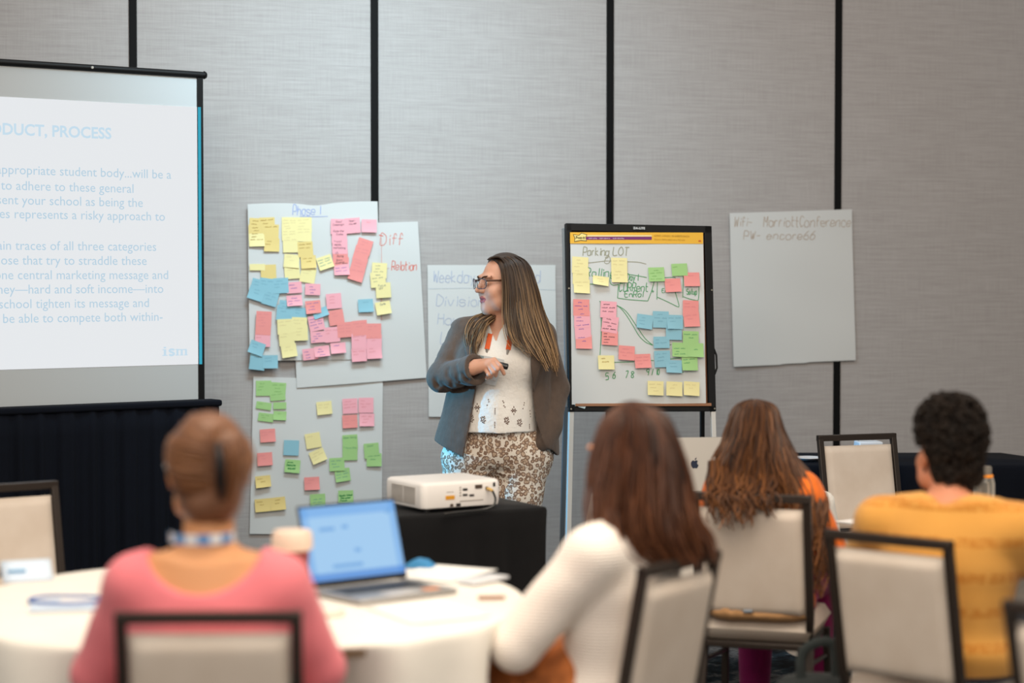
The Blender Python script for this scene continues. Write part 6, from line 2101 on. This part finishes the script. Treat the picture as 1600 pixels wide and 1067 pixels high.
for k in range(9):
    a = PI * (-0.14 + 1.22 * k / 8)
    ca, sa = math.cos(a), -math.sin(a)
    right = max(0.0, ca)
    top_ = H(0.012 * ca, 0.0 + 0.02 * sa, 0.124)
    g1 = H(0.068 * ca, -0.014 + 0.084 * sa, 0.097)
    g2 = H(0.094 * ca, -0.020 + 0.110 * sa, 0.010)
    g3 = H(0.124 * ca + 0.022 * right, -0.035 + 0.114 * sa, -0.085)
    g4 = H(0.145 * ca + 0.075 * right, -0.050 + 0.110 * sa, -0.18)
    g5 = H(0.152 * ca + 0.080 * right, -0.075 + 0.090 * sa, -0.265)
    g6 = H(0.152 * ca + 0.080 * right, -0.085 + 0.080 * sa, -0.330 - 0.08 * right)
    g7 = H(0.145 * ca + 0.085 * right, -0.095 + 0.070 * sa, -0.360 - 0.20 * right)
    gs.append([top_, g1, g2, g3, g4, g5, g6, g7])
locks(m, gs, 480, rg, 0.0062, 0.0018, 0.008, 0.012, 26, 34, emin=0.66)
# curls that fall over the chair back, below its top rail
ov = []
for x, dz in ((-0.15, -0.075), (-0.10, -0.085), (-0.05, -0.060), (0.0, -0.045), (0.07, -0.025)):
    ov.append([H(x, -0.10, -0.08), H(x, -0.17, -0.145), H(x, -0.235, -0.187), H(x, -0.272, -0.203), H(x + 0.01, -0.284, -0.225 + dz * 0.3), H(x + 0.018, -0.285, -0.225 + dz)])
locks(m, ov, 130, rg, 0.0054, 0.0018, 0.010, 0.010, 60, 26, emin=0.72)
m.build('hair_locks', m_hw, hr_)
# tan jacket laid on the seat behind her
jt = thing('folded_jacket', 'crumpled tan jacket on the seat behind the wavy-haired woman', 'jacket', tuple(c_loc), math.radians(72 - 90))
Fj = Field((-0.22, -0.30, 0.44), (0.22, -0.06, 0.58), 0.006)
Fj.prims([('e', (0.02, -0.18, 0.50), (0.175, 0.055, 0.026), None, 0.0), ('e', (-0.09, -0.19, 0.505), (0.075, 0.05, 0.030), None, 0.02), ('e', (0.09, -0.17, 0.512), (0.08, 0.05, 0.03), None, 0.02)])
for k in range(7):
    x = -0.12 + k * 0.045
    Fj.prims([('c', (x, -0.25, 0.515), (x + 0.03, -0.14, 0.54), 0.007, 0.005, 0.012)], op='s')
Fj.mesh('cloth', fabric('tan_cloth', (176, 134, 92), 0.85), jt)
MB().tube([(-0.03, -0.235, 0.512), (0.0, -0.238, 0.514)], 0.006, 8).build('buckle', mat('buckle_steel', (150, 160, 172), 0.3, 0.7), jt)

# --- the man in the yellow sweater
c_loc, c_rz = CHAIRS['man']
m_yel = mat('mustard_knit', (222, 164, 78), 0.9, spec=0.15, sheen=0.25)
t = NT(m_yel)
v = t.coord()
sz_ = t.n('ShaderNodeSeparateXYZ', inp={0: v})
fr = t.math('FRACT', t.math('MULTIPLY', t.math('ADD', sz_.outputs[2], -0.052), 1 / 0.098))
band = t.math('LESS_THAN', t.math('ABSOLUTE', t.math('SUBTRACT', fr, 0.5)), 0.14)
dots = t.n('ShaderNodeTexVoronoi', feature='F1', inp={'Vector': t.coord((1, 1, 1.2)), 'Scale': 60.0, 'Randomness': 0.35})
dm = t.math('MULTIPLY', band, t.math('LESS_THAN', dots.outputs['Distance'], 0.55))
c_ = t.mix(t.math('MULTIPLY', t.noise(v, 12, 3), 0.35), lin((212, 154, 76)), lin((192, 132, 56)))
c_ = t.mix(t.math('MULTIPLY', dm, 0.85), c_, lin((188, 120, 44)))
t.color(c_)
wv = t.n('ShaderNodeTexWave', wave_type='BANDS', bands_direction='Z', inp={'Vector': v, 'Scale': 60.0, 'Distortion': 1.0})
t.bump(t.math('SUBTRACT', wv.outputs['Fac'], dm), 0.3, 0.004)
sk_d = skin_mat('skin_man', (200, 132, 100))
mm_, tp_, H, R, hcv = seated('seated man in a mustard knit sweater with short curly black hair', c_loc, math.radians(66 - 90), sk_d, m_yel, m_denim,
                             (-0.020, 0.03, 1.125), math.radians(38), 1.05, shoulder=0.190, width=1.04, drop=0.052, zs=0.985,
                             arms=(((-0.29, 0.05, 0.74), (-0.18, 0.30, 0.785)), ((0.31, 0.02, 0.74), (0.2, 0.28, 0.785))),
                             neck_cut=[('e', (0.0, -0.03, 1.033), (0.078, 0.08, 0.068), None, 0.01)], sleeve=1.2, bulk=1.02)
mm_.location.x += 0.045
m_hk = hair_mat('hair_black_curls', [(20, 16, 14), (30, 23, 19), (52, 40, 31), (24, 19, 17)], rough=0.6)
m_hk.node_tree.nodes['Principled BSDF'].inputs['Specular IOR Level'].default_value = 0.2
Fh = cap_field(hcv, R, 1.05, 0.002, 1.0, front=0.055)
Fh.prims([('e', tuple(H(0, -0.005, 0.07)), (0.084, 0.096, 0.072), R, 0.03)])
ear_cut(Fh, H, 1.05)
Fh.put(lambda x, y, z: np.maximum((hcv.z - 0.098 * 1.05) - z, -9 + 0 * x + 0 * y), hcv - Vector((0.24,) * 3), hcv + Vector((0.24,) * 3), 0.01, 'max', 0.2)
Fh.noise(0.004, 120, 8)
hr_ = Fh.mesh('hair', mat('hair_black_under', (22, 17, 15), 0.8, spec=0.1), mm_)
rg = random.Random(51)
m = MB()
hv = hr_.data.vertices
hi_ = [i for i in range(0, len(hv))]
rg.shuffle(hi_)
cnt = 0
for i in hi_:
    co, no = hv[i].co, hv[i].normal
    rel = (co - (hcv + R @ Vector((0, -0.01, 0.02))))
    if rel.dot(no) < 0.02: continue
    up = max(0, (co.z - hcv.z) / 0.12)
    Lc = 0.010 + 0.014 * up
    a = no.orthogonal().normalized(); b_ = no.cross(a)
    ph = rg.uniform(0, 6.28)
    pts = []
    for k in range(9):
        u = k / 8
        pts.append(co + no * (Lc * math.sin(u * PI * 0.9) - 0.002) + (a * math.cos(ph + u * 5.5) + b_ * math.sin(ph + u * 5.5)) * (0.004 + 0.007 * u))
    m.tube(pts, [0.0032 - 0.0018 * k / 8 for k in range(9)], 5)
    cnt += 1
    if cnt > 900: break
m.build('hair_curls', m_hk, hr_)
# short beard along the jaw
m = MB()
for s_ in (-1, 1):
    locks(m, [[H(s_ * 0.066, 0.010, -0.045), H(s_ * 0.066, 0.018, -0.075), H(s_ * 0.060, 0.028, -0.095)], [H(s_ * 0.05, 0.070, -0.085), H(s_ * 0.044, 0.075, -0.105), H(s_ * 0.036, 0.078, -0.122)],
              [H(0.0, 0.098, -0.104), H(0.0, 0.100, -0.118), H(0.0, 0.094, -0.132)]], 60, rg, 0.004, 0.0015, 0.003, 0, 10, 8)
m.build('beard', m_hk, mm_)
